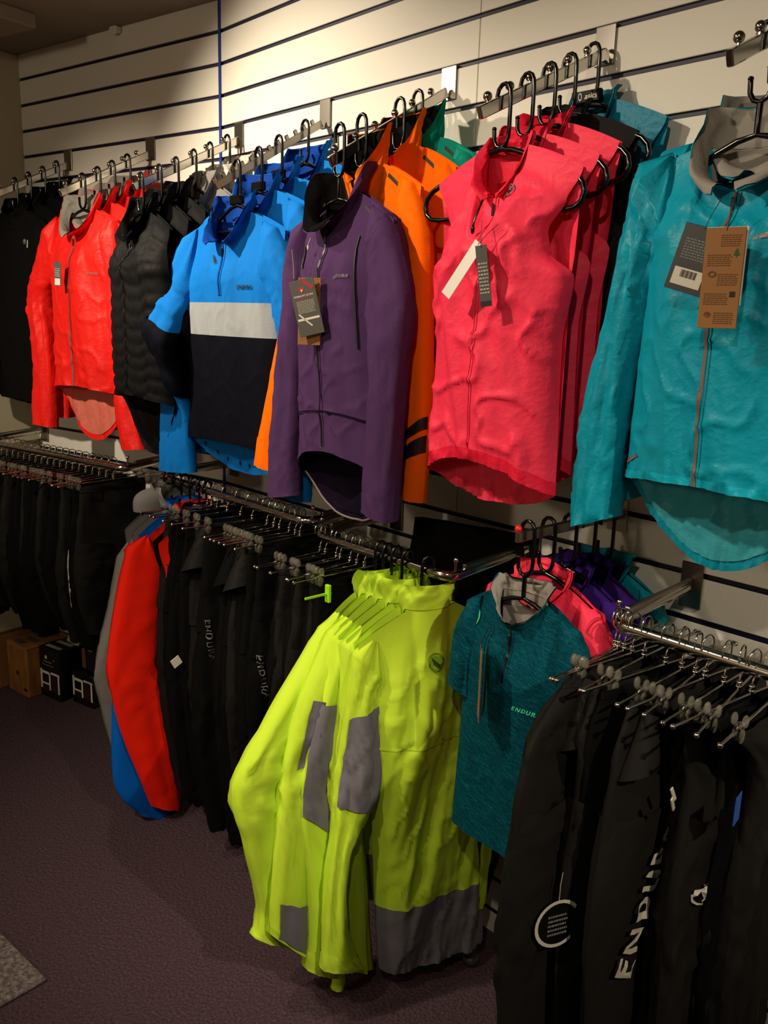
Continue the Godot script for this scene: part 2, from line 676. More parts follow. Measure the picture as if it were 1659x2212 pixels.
func front_text(o: Node3D, called: String, text: String, m: Material, x: float, y: float, h: float, wide := 1.3, skew := .2, bold := true) -> void:
	var t: Torso = info[o].torso
	var w := table(t.hw, .3)
	decal(called, o, m, split_tris(glyphs(text, bold)), t.front, x / w, -y / t.lens, Vector2(1.0 / w, 0), Vector2(0, -1.0 / t.lens), Vector2(h * wide, h), -1.0, skew, .0035)

func front_shape(o: Node3D, called: String, tri: Array, m: Material, x: float, y: float, size: Vector2, off := .002, turn := 0.0) -> void:
	var t: Torso = info[o].torso
	var w := table(t.hw, .3)
	var e := Vector2.from_angle(turn)
	decal(called, o, m, split_tris(split_tris(tri)), t.front, x / w, -y / t.lens, Vector2(e.x / w, -e.y / t.lens), Vector2(-e.y / w, -e.x / t.lens), size, -1.0, 0.0, off)

# ------------------------------------------------------------------ trousers
func trousers(called: String, label: String, group: String, at: Vector3, yaw: float, s: Dictionary) -> Node3D:
	# hung by the waist from a clip hanger; +z is the front, x along the hanger bar
	var o := thing(called, label, s.get("cat", "trousers"), at, yaw, group)
	var m: Material = s.get("m", M.black)
	var ln: float = s.get("len", .95)
	var w: float = s.get("w", .155)
	var sd: float = s.get("seed", 1.0)
	var ease: float = s.get("ease", .0)
	var q: float = s.get("res", 1.0)
	var hip := Sleeve.new()
	hip.noise = noise
	hip.seed = sd
	hip.o = [Vector2(w, 0), Vector2(w + .012, -.1), Vector2(w + .025, -.2), Vector2(w + .03 + ease * .3, -.3)]
	hip.i = [Vector2(-w, 0), Vector2(-w - .012, -.1), Vector2(-w - .025, -.2), Vector2(-w - .03 - ease * .3, -.3)]
	var bu: float = s.get("bulge", 0.0)
	if bu > 0.0:
		hip.i = [Vector2(-.165, 0), Vector2(-lerpf(.165, bu, .75), -.07), Vector2(-bu, -.16), Vector2(-bu - .015, -.3)]
	hip.r = [.012, .034]
	hip.wrinkle = s.get("wrinkle", .007)
	put("seat_panel", Buf.new().grid(hip.at, 0, 1, 0, 1, int(32 * q), int(18 * q), 1.0), m, o)
	put("waistband", Buf.new().grid(hip.at, 0, 1, .0, .1, int(32 * q), 3, 1.0, .002), s.get("band", m), o)
	info[o] = {"hip": hip}
	for g in [1.0, -1.0]:
		var leg := Sleeve.new()
		leg.noise = noise
		leg.seed = sd * 1.7 + g
		leg.wrinkle = s.get("wrinkle", .007)
		leg.elbow = .5
		var e := ease * (1.0 if g < 0 else .4)
		leg.o = [Vector2(g * (w + .02), -.2), Vector2(g * (w + .03 + e * .5), -.2 - (ln - .2) * .3), Vector2(g * (w + .01 + e), -.2 - (ln - .2) * .62), Vector2(g * (w - .03 + e), -ln)]
		leg.i = [Vector2(g * -.01, -.22), Vector2(g * (.015 + e * .3), -.2 - (ln - .2) * .3), Vector2(g * (.03 + e * .6), -.2 - (ln - .2) * .62), Vector2(g * (.035 + e * .8), -ln)]
		if bu > 0.0 and g < 0.0:
			leg.o = [Vector2(-bu, -.2), Vector2(-bu - .025, -.36), Vector2(-bu - .01, -.6), Vector2(-bu + .03, -ln)]
			leg.i = [Vector2(.0, -.22), Vector2(-.01, -.36), Vector2(-bu * .25, -.6), Vector2(-bu * .4, -ln)]
		leg.z = [0.0, s.get("swing", 0.0)]
		leg.r = [.036, s.get("hem_r", .022)]
		put("leg", Buf.new().grid(leg.at, 0, 1, 0, 1, int(24 * q), int(44 * q), g), m, o)
		if s.has("cuff"):
			put("cuff", Buf.new().grid(leg.at, 0, 1, .94, 1, int(24 * q), 4, g, .002), s.cuff, o)
		info[o]["leg" + ("R" if g > 0 else "L")] = leg
	for f in s.get("folds", []):
		# the top of the garment turned over the hanger: a cone of cloth with an open mouth
		var a: Vector2 = f[0]
		var b: Vector2 = f[1]
		var r1: float = f[2]
		var cone := func(u: float, k: float) -> Vector3:
			var c := a.lerp(b, k)
			var r := lerpf(.008, r1, pow(k, .8))
			return Vector3(c.x + cos(u * TAU) * r, c.y + sin(u * TAU) * r * .35 * k, f[3] + sin(u * TAU) * r * .75)
		put("folded_top", Buf.new().grid(cone, 0, 1, 0, 1, 18, 10, -1.0), m, o)
	return o

# ------------------------------------------------------------------ hangers and display metalwork
func make_hanger(plated: bool, slim := false, low := 0.0) -> void:
	var root := Node3D.new()
	var h := Buf.new()
	var path := [Vector3(-.015, -.024, 0), Vector3(-.0165, -.006, 0), Vector3(-.013, .007, 0), Vector3(-.005, .0145, 0), Vector3(.004, .0155, 0), Vector3(.012, .011, 0), Vector3(.0165, .002, 0), Vector3(.018, -.012, 0), Vector3(.018, -.066, 0)]
	if not plated:
		path.append_array([Vector3(.0165, -.082, 0), Vector3(.011, -.094, 0), Vector3(.0, -.1, 0), Vector3(-.011, -.096, 0), Vector3(-.018, -.085, 0), Vector3(-.0195, -.066, 0)])
	else:
		path.append(Vector3(.016, -.09, 0))
	h.tube(path, .0042, 9)
	put("hook", h, M.plastic, root)
	if not plated:
		put("catch_tip", Buf.new().ball(Vector3(-.0195, -.063, 0), Vector3(.0048, .004, .0048)), M.plastic, root)
	else:
		put("plate", Buf.new().box(Vector3(0, -.088, 0), Vector3(.062, .026, .012), .003), M.plastic, root)
	var b := Buf.new()
	for g in [-1.0, 1.0]:
		if slim:
			b.tube([Vector3(0, -.102, 0), Vector3(0, -.1025 - low, 0), Vector3(g * .03, -.109 - low, 0), Vector3(g * .075, -.129 - low, 0), Vector3(g * .115, -.149 - low, 0), Vector3(g * .135, -.162 - low, 0), Vector3(g * .142, -.173 - low, 0)], .0055, 9, .8)
			continue
		b.tube([Vector3(0, -.102, 0), Vector3(g * .03, -.106, 0), Vector3(g * .075, -.121, 0), Vector3(g * .125, -.142, 0), Vector3(g * .165, -.158, 0), Vector3(g * .185, -.167, 0), Vector3(g * .199, -.181, 0), Vector3(g * .203, -.197, 0), Vector3(g * .198, -.212, 0), Vector3(g * .184, -.222, 0), Vector3(g * .16, -.225, 0)], .0058, 9, .8)
	put("shoulder_arms", b, M.plastic, root)
	var e := .138 if slim else .165
	var ey := -.173 - low if slim else -.225
	put("cross_bar", Buf.new().tube([Vector3(-e, ey, 0), Vector3(0, ey + .003, 0), Vector3(e, ey, 0)], .0045, 8), M.plastic, root)
	protos["long_hanger" if low > 0.0 else "plated_hanger" if plated else ("slim_hanger" if slim else "clothes_hanger")] = root

func make_clip_hanger() -> void:
	var root := Node3D.new()
	var p := []
	for k in 11:
		var a := deg_to_rad(200.0 - 22.0 * k)
		p.append(Vector3(cos(a) * .019, .001 + sin(a) * .019, 0))
	p.append_array([Vector3(.0165, -.014, 0), Vector3(.008, -.026, 0), Vector3(.001, -.038, 0), Vector3(0, -.052, 0)])
	put("hook", Buf.new().tube(p, .0016, 7), M.chrome, root)
	put("ferrule", Buf.new().tube([Vector3(0, -.046, 0), Vector3(0, -.05, 0), Vector3(0, -.062, 0)], .0042, 8).ball(Vector3(0, -.046, 0), Vector3(.0055, .003, .0055)).ball(Vector3(0, -.054, 0), Vector3(.0055, .003, .0055)), M.chrome, root)
	put("bar", Buf.new().tube([Vector3(-.215, -.062, 0), Vector3(0, -.06, 0), Vector3(.215, -.062, 0)], .0024, 7).ball(Vector3(-.215, -.062, 0), Vector3(.005, .005, .005), 10, 6).ball(Vector3(.215, -.062, 0), Vector3(.005, .005, .005), 10, 6), M.chrome, root)
	for g in [-1.0, 1.0]:
		var c := Node3D.new()
		c.name = "clip"
		root.add_child(c, true)
		for f in [-1.0, 1.0]:
			var jaw := Buf.new()
			jaw.ball(Vector3(g * .14, -.047, f * .0085), Vector3(.008, .011, .005), 12, 8)
			jaw.ball(Vector3(g * .14, -.072, f * .0055), Vector3(.009, .013, .004), 12, 8)
			put("jaw", jaw, M.clear, c)
		put("spring", Buf.new().tube([Vector3(g * .13, -.058, 0), Vector3(g * .14, -.055, 0), Vector3(g * .15, -.058, 0)], .0055, 8), M.chrome, c)
	protos["clip_hanger"] = root

func hanger(kind: String, label: String, group: String, at: Vector3, yaw: float) -> Node3D:
	var o: Node3D = protos[kind].duplicate()
	o.name = numbered({"clothes_hanger": "clothes_hanger", "plated_hanger": "clothes_hanger", "slim_hanger": "clothes_hanger", "long_hanger": "clothes_hanger", "clip_hanger": "clip_hanger"}[kind])
	add_child(o)
	o.position = at
	o.rotation.y = yaw
	tag(o, label, "hanger", group)
	return o

const ARM_TOP := .578
var arm_fall := .5

func arm_y(z: float) -> float:
	return ARM_TOP - arm_fall * z

func display_arm(label: String, at: Vector3, yaw: float, notched := false) -> void:
	# at: foot of the arm on the wall face at eye level
	var o := thing("display_arm", label, "display arm", at, yaw, "sloping display arms on the slatwall")
	put("bracket", Buf.new().box(Vector3(0, .578, .004), Vector3(.05, .078, .004), .0012).box(Vector3(0, .614, -.002), Vector3(.05, .006, .012), .001), M.steel, o)
	var tilt := Basis(Vector3(1, 0, 0), atan(arm_fall))
	var mid := Vector3(0, arm_y(.195) - .0145, .195)
	if notched:
		put("bar", Buf.new().box(mid + Vector3(0, -.004, 0), Vector3(.005, .02, .42), .001, tilt), M.steel, o)
		for k in 12:
			var z := .05 + k * .03
			put("tooth", Buf.new().box(Vector3(0, arm_y(z) - .002, z), Vector3(.005, .016, .015), .002, tilt), M.steel, o)
		return
	put("bar", Buf.new().box(mid, Vector3(.012, .024, .425), .002, tilt), M.chrome, o)
	for z in [.366, .304, .246, .184, .128, .066]:
		put("ball_stop", Buf.new().tube([Vector3(0, arm_y(z) - .004, z), Vector3(0, arm_y(z) + .004, z)], .003, 8).ball(Vector3(0, arm_y(z) + .009, z), Vector3(.0088, .0088, .0088), 16, 10), M.chrome, o)

func rail(label: String, at: Vector3, yaw: float, x0: float, x1: float, y: float, z: float, ends: Array) -> void:
	# a round chrome rail along local x, carried on flat arms that run back to the wall
	var o := thing("clothes_rail", label, "clothes rail", at, yaw, "chrome clothes rails in front of the slatwall")
	var p := []
	var r := .035
	if ends[0]:
		for k in 7:
			var a := deg_to_rad(180.0 - 15.0 * k)
			p.append(Vector3(x0 + r + cos(a) * r, y, z - r + sin(a) * r))
		p.push_front(Vector3(x0, y + .02, .03))
	else:
		p.append(Vector3(x0, y, z))
	for k in 6:
		p.append(Vector3(lerpf(x0 + r, x1 - r, k / 5.0), y, z))
	if ends[1]:
		for k in 7:
			var a := deg_to_rad(90.0 - 15.0 * k)
			p.append(Vector3(x1 - r + cos(a) * r, y, z - r + sin(a) * r))
		p.append(Vector3(x1, y + .02, .03))
	else:
		p.append(Vector3(x1, y, z))
	put("tube", Buf.new().tube(p, .0125, 14), M.chrome, o)
	for k in 2:
		if ends[k]:
			var x: float = [x0, x1][k]
			put("bracket", Buf.new().box(Vector3(x, y + .02, .006), Vector3(.05, .1, .006), .0015), M.steel, o)
			put("flat_arm", Buf.new().box(Vector3(x, y + .014, .13), Vector3(.012, .03, .24), .002, Basis(Vector3(1, 0, 0), .06)), M.steel, o)
			put("knob", Buf.new().tube([Vector3(x, y + .01, z - r * .6), Vector3(x, y + .034, z - r * .6)], .003, 8).ball(Vector3(x, y + .037, z - r * .6), Vector3(.006, .007, .006), 12, 8), M.chrome, o)

func ordinal(k: int) -> String:
	return ["first", "second", "third", "fourth", "fifth", "sixth", "seventh", "eighth", "ninth", "tenth", "eleventh", "twelfth", "thirteenth", "fourteenth", "fifteenth", "sixteenth", "seventeenth", "eighteenth", "nineteenth", "twentieth", "twenty-first", "twenty-second", "twenty-third", "twenty-fourth"][k]

# ------------------------------------------------------------------ the shop
func light_spot(called: String, at: Vector3, to: Vector3, energy: float, angle: float, c: Color, soft := .03, att := 1.0) -> void:
	var l := SpotLight3D.new()
	l.name = called
	add_child(l)
	l.position = at
	l.look_at_from_position(at, to, Vector3.UP)
	l.light_energy = energy
	l.light_color = c
	l.spot_angle = angle
	l.spot_angle_attenuation = att
	l.spot_range = 12.0
	l.spot_attenuation = 2.0
	l.light_size = soft
	l.shadow_enabled = true

func slatwall(called: String, at: Vector3, yaw: float, x_edges: Array, lo: float, hi: float) -> void:
	var w := structure(called, at, yaw)
	var x0: float = x_edges[0]
	var x1: float = x_edges[-1]
	put("backing", Buf.new().box(Vector3((x0 + x1) / 2, (lo + hi) / 2, -.068), Vector3(x1 - x0, hi - lo, .1), .001), M.back, w)
	var grooves := []
	for k in range(9, -1, -1):
		grooves.append(.0151 + .1 * k)
	for k in 20:
		if -.111 - .1 * k > lo + .03:
			grooves.append(-.111 - .1 * k)
	var top := hi
	var shapes := {}
	for k in grooves.size() + 1:
		var bot: float = grooves[k] if k < grooves.size() else lo
		var a := top - (.0058 if k > 0 else 0.0)
		var b := bot + (.0058 if k < grooves.size() else 0.0)
		for j in x_edges.size() - 1:
			var wd: float = x_edges[j + 1] - x_edges[j] - .0016
			var key := "%.4f %.3f" % [a - b, wd]
			if not shapes.has(key):
				shapes[key] = Buf.new().box(Vector3.ZERO, Vector3(wd, a - b, .018), .0012).mesh()
			share("plank", shapes[key], M.wall, w, Vector3((x_edges[j] + x_edges[j + 1]) / 2, (a + b) / 2, -.009))
		if k < grooves.size():
			put("groove_insert", Buf.new().box(Vector3((x0 + x1) / 2, bot, -.0125), Vector3(x1 - x0, .013, .009), .001).box(Vector3((x0 + x1) / 2, bot - .0052, -.0045), Vector3(x1 - x0, .0012, .0085), .0003), M.insert, w)
		top = bot

func _ready() -> void:
	# camera, air, exposure, lamps
	var cam := Camera3D.new()
	cam.name = "camera"
	cam.fov = rad_to_deg(2.0 * atan(1106.0 / 1870.0))
	cam.near = .05
	add_child(cam)
	var pitch := .22
	var yaw := .7381
	var fw := Vector3(-cos(yaw) * cos(pitch), -sin(pitch), -sin(yaw) * cos(pitch))
	var rt := fw.cross(Vector3.UP).normalized()
	var up := rt.cross(fw)
	var rr := rt * cos(.0301) + up * sin(.0301)
	var uu := up * cos(.0301) - rt * sin(.0301)
	cam.transform = Transform3D(Basis(rr, uu, -fw), Vector3(0, EYE, 1.6828))
	cam.current = true
	var env := Environment.new()
	env.background_mode = Environment.BG_COLOR
	env.background_color = Color.BLACK
	env.tonemap_mode = Environment.TONE_MAPPER_LINEAR
	env.tonemap_exposure = 1.0
	env.sdfgi_enabled = true
	env.ssao_enabled = true
	env.ssil_enabled = true
	var we := WorldEnvironment.new()
	we.name = "air"
	we.environment = env
	add_child(we)
	var warm := Color(1.0, .93, .82)
	light_spot("spot_lamp_over_jersey", E(-2.75, .96, 1.25), E(-2.28, .22, .0), 4.6, 36.0, warm)
	light_spot("spot_lamp_over_vests", E(-1.75, .96, 1.6), E(-1.2, -.3, .3), 2.6, 42.0, warm)
	light_spot("spot_lamp_right", E(-.05, .96, 2.0), E(-1.0, -.4, .25), 1.05, 38.0, warm)
	light_spot("spot_lamp_left", E(-2.3, .96, 2.1), E(-3.15, -.12, .35), 5.0, 24.0, warm)
	light_spot("spot_lamp_aisle", E(-1.9, .96, 2.3), E(-2.1, -1.68, 1.35), 1.6, 46.0, warm, .15)
	light_spot("spot_lamp_middle", E(-1.1, .96, 2.2), E(-2.0, -1.05, .6), 3.1, 20.0, warm)
	light_spot("spot_lamp_side", E(1.2, .96, 1.0), E(-1.0, -1.0, .42), 4.6, 17.0, warm)
	var room := OmniLight3D.new()
	room.name = "room_lamp"
	add_child(room)
	room.position = E(-1.6, .6, 3.9)
	room.light_energy = 1.0
	room.light_color = warm
	room.omni_range = 14.0
	room.omni_attenuation = 2.0
	room.light_size = .15
	room.shadow_enabled = true
	make_materials()
	make_hanger(false)
	make_hanger(true, true)
	make_hanger(false, true)
	make_hanger(false, true, .045)
	make_clip_hanger()

	# the room
	slab("floor", Vector3(-1.2, -.05, 2.0), Vector3(6.4, .1, 5.4), M.carpet)
	slab("ceiling", Vector3(-1.2, EYE + 1.06, 2.0), Vector3(6.4, .1, 5.4), M.ceiling)
	slatwall("wall_back", Vector3(0, EYE, 0), 0.0, [-2.731, -1.559, -.387, .785, 1.9], -EYE, 1.01)
	slatwall("wall_far", CORNER + Vector3(0, EYE, 0), TURN, [-1.2, -.0], -EYE, 1.01)
	slab("trim_1", E(-2.7305, -.335, .001), Vector3(.011, 2.69, .011), M.strip, .002)
	var pil := far_panel(1.25, 0, 2.3)
	var wl := slab("wall_left", pil + Vector3(0, -.335, 0), Vector3(.1, 2.69, 4.62), M.paint)
	wl.rotation.y = TURN
	slab("wall_right", Vector3(1.95, 1.345, 2.0), Vector3(.1, 2.69, 5.4), M.paint)
	slab("wall_front", Vector3(-1.2, 1.345, 4.6), Vector3(6.4, 2.69, .1), M.paint)
	var bulk := slab("trim_2", E(-3.55, .985, 1.45), Vector3(.9, .05, 2.0), M.ceiling, .006)
	bulk.rotation.y = .22
	var clipb := put("ceiling_clip", Buf.new().box(Vector3.ZERO, Vector3(.04, .022, .03), .005).box(Vector3(0, -.012, .004), Vector3(.024, .01, .018), .003), M.card_white, self)
	clipb.position = far_panel(.535, .998, .016)
	clipb.rotation.y = TURN
	tag(clipb, "small white clip at the top edge of the far wall panel under the ceiling", "clip")
	var rug := put("floor_mat", Buf.new().box(Vector3(-.5, .006, .4), Vector3(1.0, .012, .8), .004), M.mat_grey, self)
	rug.position = Vector3(-1.955, 0, 1.02)
	rug.rotation.y = .12
	tag(rug, "pale grey speckled carpet mat lying on the purple carpet at bottom left", "mat")
	build_upper_row()
	build_lower_row()
	build_floor_boxes()

func hook_label(k: int, what: String) -> String:
	return "black hanger holding the " + what

const FALLS := {-.7: .455, -1.192: .47, -1.652: .58, -2.153: .6, -2.615: .5}

var last_hanger: Node3D

func on_arm(x: float, z: float, plated: bool, what: String, loops := false, long := false) -> Vector3:
	arm_fall = FALLS.get(snappedf(x, .001), arm_fall)
	# a hanger on a straight-wall arm; returns where the neck of its garment is
	last_hanger = hanger("plated_hanger" if plated else ("clothes_hanger" if loops else ("long_hanger" if long else "slim_hanger")), hook_label(0, what), "black hangers on the display arms", E(x, arm_y(z) + .002, z), 0.0)
	return E(x, arm_y(z) + .002 - .103, z)

func on_far_arm(u: float, z: float, what: String) -> Vector3:
	arm_fall = .48
	hanger("slim_hanger", hook_label(0, what), "black hangers on the display arms", far_panel(u, arm_y(z) + .002, z), TURN)
	return far_panel(u, arm_y(z) + .002 - .103, z)

func mirror(a: Array) -> Array:
	var out := []
	for p in a:
		out.append(Vector2(-p.x, p.y))
	return out

func build_upper_row() -> void:
	for d in [[-.7, "at the right edge, holding turquoise jackets"], [-1.192, "that carries the pink sleeveless tops"], [-1.652, "that carries the purple jacket and the orange jackets"], [-2.153, "", true], [-2.615, "that carries the black quilted jackets"]]:
		arm_fall = FALLS[d[0]]
		if d.size() > 2:
			display_arm("flat notched steel display arm that carries the blue jerseys", E(d[0], 0, 0), 0.0, true)
		else:
			display_arm("sloping chrome display arm with ball stops " + d[1], E(d[0], 0, 0), 0.0)
	arm_fall = .48
	display_arm("sloping chrome display arm with ball stops that carries the red jackets", far_panel(.37, 0, 0), TURN)
	display_arm("sloping chrome display arm in shadow that carries the dark jackets at left edge", far_panel(.88, 0, 0), TURN)

	# turquoise shell jackets at the right edge
	var teal_r := {"o": [Vector2(.19, -.02), Vector2(.207, -.095), Vector2(.238, -.344), Vector2(.262, -.56), Vector2(.258, -.675)], "i": [Vector2(.115, -.14), Vector2(.133, -.216), Vector2(.165, -.37), Vector2(.172, -.53), Vector2(.172, -.64)], "z": [.0, .03], "r": [.05, .032], "wrinkle": .008, "elbow": .3}
	var teal_l := teal_r.duplicate()
	teal_l.o = mirror(teal_r.o)
	teal_l.i = mirror(teal_r.i)
	for k in 2:
		var z: float = [.278, .218][k]
		var what: String = ["turquoise shell jacket with tags at the right edge", "turquoise jacket behind the tagged turquoise jacket"][k]
		var p := on_arm(-.7, z, false, what, false, true) + Vector3(0, -.05, 0)
		var o := garment("shell_jacket", ["turquoise see-through shell jacket with grey zip and swing tags at the right edge", "turquoise shell jacket hanging behind the one with swing tags, mostly hidden"][k], "jacket", "turquoise shell jackets", p, .0, .0, {"m": M.teal, "split": true, "res": 1.25 - .4 * k,
			"t": {"hw": [Vector2(0, .2), Vector2(.16, .172), Vector2(.35, .165), Vector2(1, .172)], "nk": .078, "nd": .085, "nz": .045, "drop": .045, "lens": .565, "lenf": .55, "lenb": .71, "df": .085 - .04 * k, "db": .025, "fold": .016, "crease": .006, "seed": 3.0 + k, "flat": 2.2, "gather": .003},
			"sleeves": [teal_r, teal_l], "sbands": [["sleeve", M.teal, 0.0, 1.0]], "cuff": M.teal, "cuff_t": .83,
			"collar": {"h": .06, "hf": .035, "flare": .2, "droop": .045, "lin": M.lining, "gap": .06},
			"zip": M.zip_grey, "hem": M.teal_band, "hem_t": .975, "tail": M.teal_l})
		if k == 0:
			front_shape(o, "chest_print", rect_tris(), M.zip_grey, .085, -.155, Vector2(.06, .008))
			front_shape(o, "hem_flash", rect_tris(), M.zip_grey, -.135, -.53, Vector2(.035, .008), .002, .5)

	# pink sleeveless tops, a charcoal padded vest and a teal vest
	for k in 5:
		var z: float = [.32, .253, .186, .122, .046][k]
		var what: String = ["front pink sleeveless top", "second pink sleeveless top", "third pink sleeveless top", "charcoal padded vest", "teal vest nearest the wall"][k]
		var p := on_arm(-1.192, z, k == 4, what, true) + Vector3([.02, .005, .0, -.005, .01][k], 0, 0)
		if k == 4:
			var face := func(u: float, v: float) -> Vector3: return Vector3(u, v, .0062)
			decal("plate_lettering", last_hanger, M.white, glyphs("asics", true), face, .008, -.088, Vector2(1, 0), Vector2(0, 1), Vector2(.011 * 1.0, .011), 1.0, .1, .0006)
			decal("plate_swirl", last_hanger, M.white, ring_tris(.7), face, -.02, -.087, Vector2(1, .3), Vector2(-.3, 1), Vector2(.009, .015), 1.0, .2, .0006)
		var lab: String = ["pink sleeveless shell top with white swing tag, foremost on its arm", "pink sleeveless shell top directly behind the one with the white tag", "pink sleeveless shell top in front of the charcoal padded vest", "charcoal padded vest showing between the pink tops and the teal vest", "teal sleeveless vest nearest the wall on a hanger with a lettered plate"][k]
		var m: Material = [M.pink, M.pink, M.pink, M.charcoal, M.blue_s][k]
		if k == 4:
			m = M.teal.duplicate()
			m.albedo_color = Color(.02, .47, .58)
		var dep := .07 if k == 0 else .032
		var o := garment("sleeveless_top" if k < 3 else "vest", lab, "vest", "pink sleeveless tops" if k < 3 else "", p, .0, .0, {"m": m, "split": true, "res": 1.25 if k == 0 else .8,
			"t": {"hw": [Vector2(0, .181), Vector2(.1, .150), Vector2(.22, .118), Vector2(.3, .128), Vector2(.37, .176), Vector2(.55, .160), Vector2(1, .168)], "hwb": [Vector2(0, .181), Vector2(.12, .172), Vector2(.36, .168), Vector2(1, .168)], "nk": .052, "nd": .095, "nz": .03, "drop": .05, "lens": .655, "lenf": .60, "lenb": .70, "df": dep, "db": .028, "fold": .016 if k == 0 else .008, "crease": .010, "seed": 8.0 + k, "arm": .4, "gather": .004, "quilt": 12 if k == 3 else 0},
			"collar": {"h": .03, "hf": .03, "flare": .12, "droop": .04, "lin": M.pink_d if k < 3 else m, "gap": .1}, "hem": M.pink_d if k < 3 else m, "hem_t": .96, "zip": M.pink if k < 3 else M.zip_dark})
		if k == 0:
			front_shape(o, "collar_patch", badge_tris(), M.zip_grey, .035, -.085, Vector2(.024, .024), .004)
			put("zip_cord", Buf.new().tube([Vector3(-.006, -.1, .06), Vector3(-.008, -.13, .075), Vector3(-.012, -.15, .078)], .0022, 6).ball(Vector3(-.012, -.155, .078), Vector3(.004, .009, .004), 8, 6), M.plastic, o)

	# the purple jacket, two orange jackets and the green one
	var pz := .352
	var pp := on_arm(-1.652, pz, false, "purple jacket with swing tags", false, true)
	var pur := garment("cycling_jacket", "dark purple zipped jacket with a tall black-lined collar and swing tags", "jacket", "", pp + Vector3(.012, -.04, 0), .0, .05, {"m": M.purple, "split": true, "res": 1.25,
		"bands": [["body", M.purple, 0.0, .8], ["lower_panel", M.purple, .8, 1.0, M.purple_d]],
		"t": {"hw": [Vector2(0, .182), Vector2(.2, .150), Vector2(.6, .152), Vector2(.8, .165), Vector2(1, .175)], "nk": .07, "nd": .075, "nz": .045, "drop": .07, "lens": .65, "lenf": .585, "lenb": .77, "df": .075, "db": .03, "fold": .014, "crease": .004, "seed": 21.0, "flat": 2.1},
		"sleeves": [{"o": [Vector2(.165, -.055), Vector2(.20, -.11), Vector2(.245, -.25), Vector2(.23, -.43), Vector2(.222, -.59), Vector2(.213, -.73)], "i": [Vector2(.115, -.16), Vector2(.12, -.22), Vector2(.122, -.30), Vector2(.137, -.44), Vector2(.133, -.60), Vector2(.13, -.71)], "z": [.0, .04], "r": [.045, .036], "wrinkle": .004},
			{"o": [Vector2(-.165, -.055), Vector2(-.20, -.13), Vector2(-.225, -.27), Vector2(-.255, -.45), Vector2(-.28, -.61), Vector2(-.29, -.735)], "i": [Vector2(-.115, -.16), Vector2(-.13, -.22), Vector2(-.14, -.36), Vector2(-.165, -.52), Vector2(-.18, -.62), Vector2(-.185, -.72)], "z": [.0, .015], "r": [.045, .036], "wrinkle": .004}],
		"cuff": M.purple, "cuff_t": .9, "collar": {"h": .065, "hf": .035, "flare": .28, "droop": .05, "lin": M.black_in, "gap": .0},
		"zip": M.zip_dark, "tail": M.purple_d, "hem": M.purple, "hem_t": .985})
	front_text(pur, "chest_lettering", "ENDURA", M.dim_print, .068, -.185, .0075, 1.1)
	for d in [[-.1, -.09, .035], [.095, -.085, .005]]:
		var zp := []
		for j in 9:
			var tt: Torso = info[pur].torso
			var y: float = d[1] - .26 * j / 8.0 * (1.0 if d[0] > 0 else .25)
			zp.append(tt.front((d[0] + .02 * j / 8.0) / .152, -y / tt.lens) + Vector3(0, 0, .003))
		put("pocket_zip", Buf.new().tube(zp, .0025, 6), M.zip_dark, pur)
	put("pocket_seam", Buf.new().grid(info[pur].torso.front, -.95, .95, .795, .803, 30, 2, -1.0, .004), M.purple_d, pur)
	for g in [-1.0, 1.0]:
		front_shape(pur, "shoulder_flash", rect_tris(), M.dark_bar, g * .105, -.03, Vector2(.05, .008), .003, -.35 * g)
	var tape := []
	for j in 21:
		tape.append(info[pur].torso.back(-.96 + 1.92 * j / 20.0, .992) + Vector3(0, 0, .003))
	put("silver_hem_tape", Buf.new().tube(tape, .003, 6), M.zip_grey, pur)

	var osl := func(w: float, l: float) -> Array:
		return [{"o": [Vector2(.17, -.05), Vector2(.215, -.15), Vector2(.232, -.33), Vector2(.242, -.55), Vector2(.232, -l - .02)], "i": [Vector2(.11, -.16), Vector2(.125, -.22), Vector2(.145, -.40), Vector2(.155, -.62), Vector2(.158, -l - .01)], "z": [.0, .015], "r": [.032, .026], "wrinkle": .003},
			{"o": [Vector2(-.17, -.05), Vector2(-.205, -.16), Vector2(-.265, -.34), Vector2(-.33, -.54), Vector2(-.385, -l)], "i": [Vector2(-.11, -.16), Vector2(-.14, -.24), Vector2(-.19, -.40), Vector2(-.245, -.60), Vector2(-.285, -l - .01)], "z": [.0, .03, .05, .055], "r": [.032, .026], "wrinkle": .003}]
	for k in 3:
		var z: float = [.287, .169, .11][k]
		var what: String = ["front orange jacket", "rear orange jacket", "green jacket nearest the wall"][k]
		var p := on_arm(-1.652, z, false, what) + Vector3([.02, .01, .02][k], 0, 0)
		var m: Material = M.orange if k < 2 else M.green
		var o := garment("cycling_jacket", ["orange jacket with dark shoulder and cuff bars, right behind the purple jacket", "orange jacket with black-lined upright collar, second behind the purple jacket", "sea green jacket nearest the wall behind the orange jackets"][k], "jacket", "", p, .0, .02, {"m": m, "res": .85,
			"t": {"hw": [Vector2(0, .19), Vector2(.2, .165), Vector2(1, .165)], "nk": .066, "nd": .08, "nz": .03, "drop": .06, "lens": .64, "lenf": .6, "lenb": .7, "df": .032, "db": .022, "fold": .007, "crease": .003, "seed": 31.0 + k},
			"sleeves": osl.call(.2, .74), "cuff": m, "cuff_t": .88, "collar": {"h": .085, "hf": .085, "flare": .05, "droop": .025, "lin": M.black_in, "gap": .04}, "zip": M.zip_dark})
		front_shape(o, "shoulder_bar", rect_tris(), M.dark_bar, .115, -.032, Vector2(.075, .009), .003, -.34)
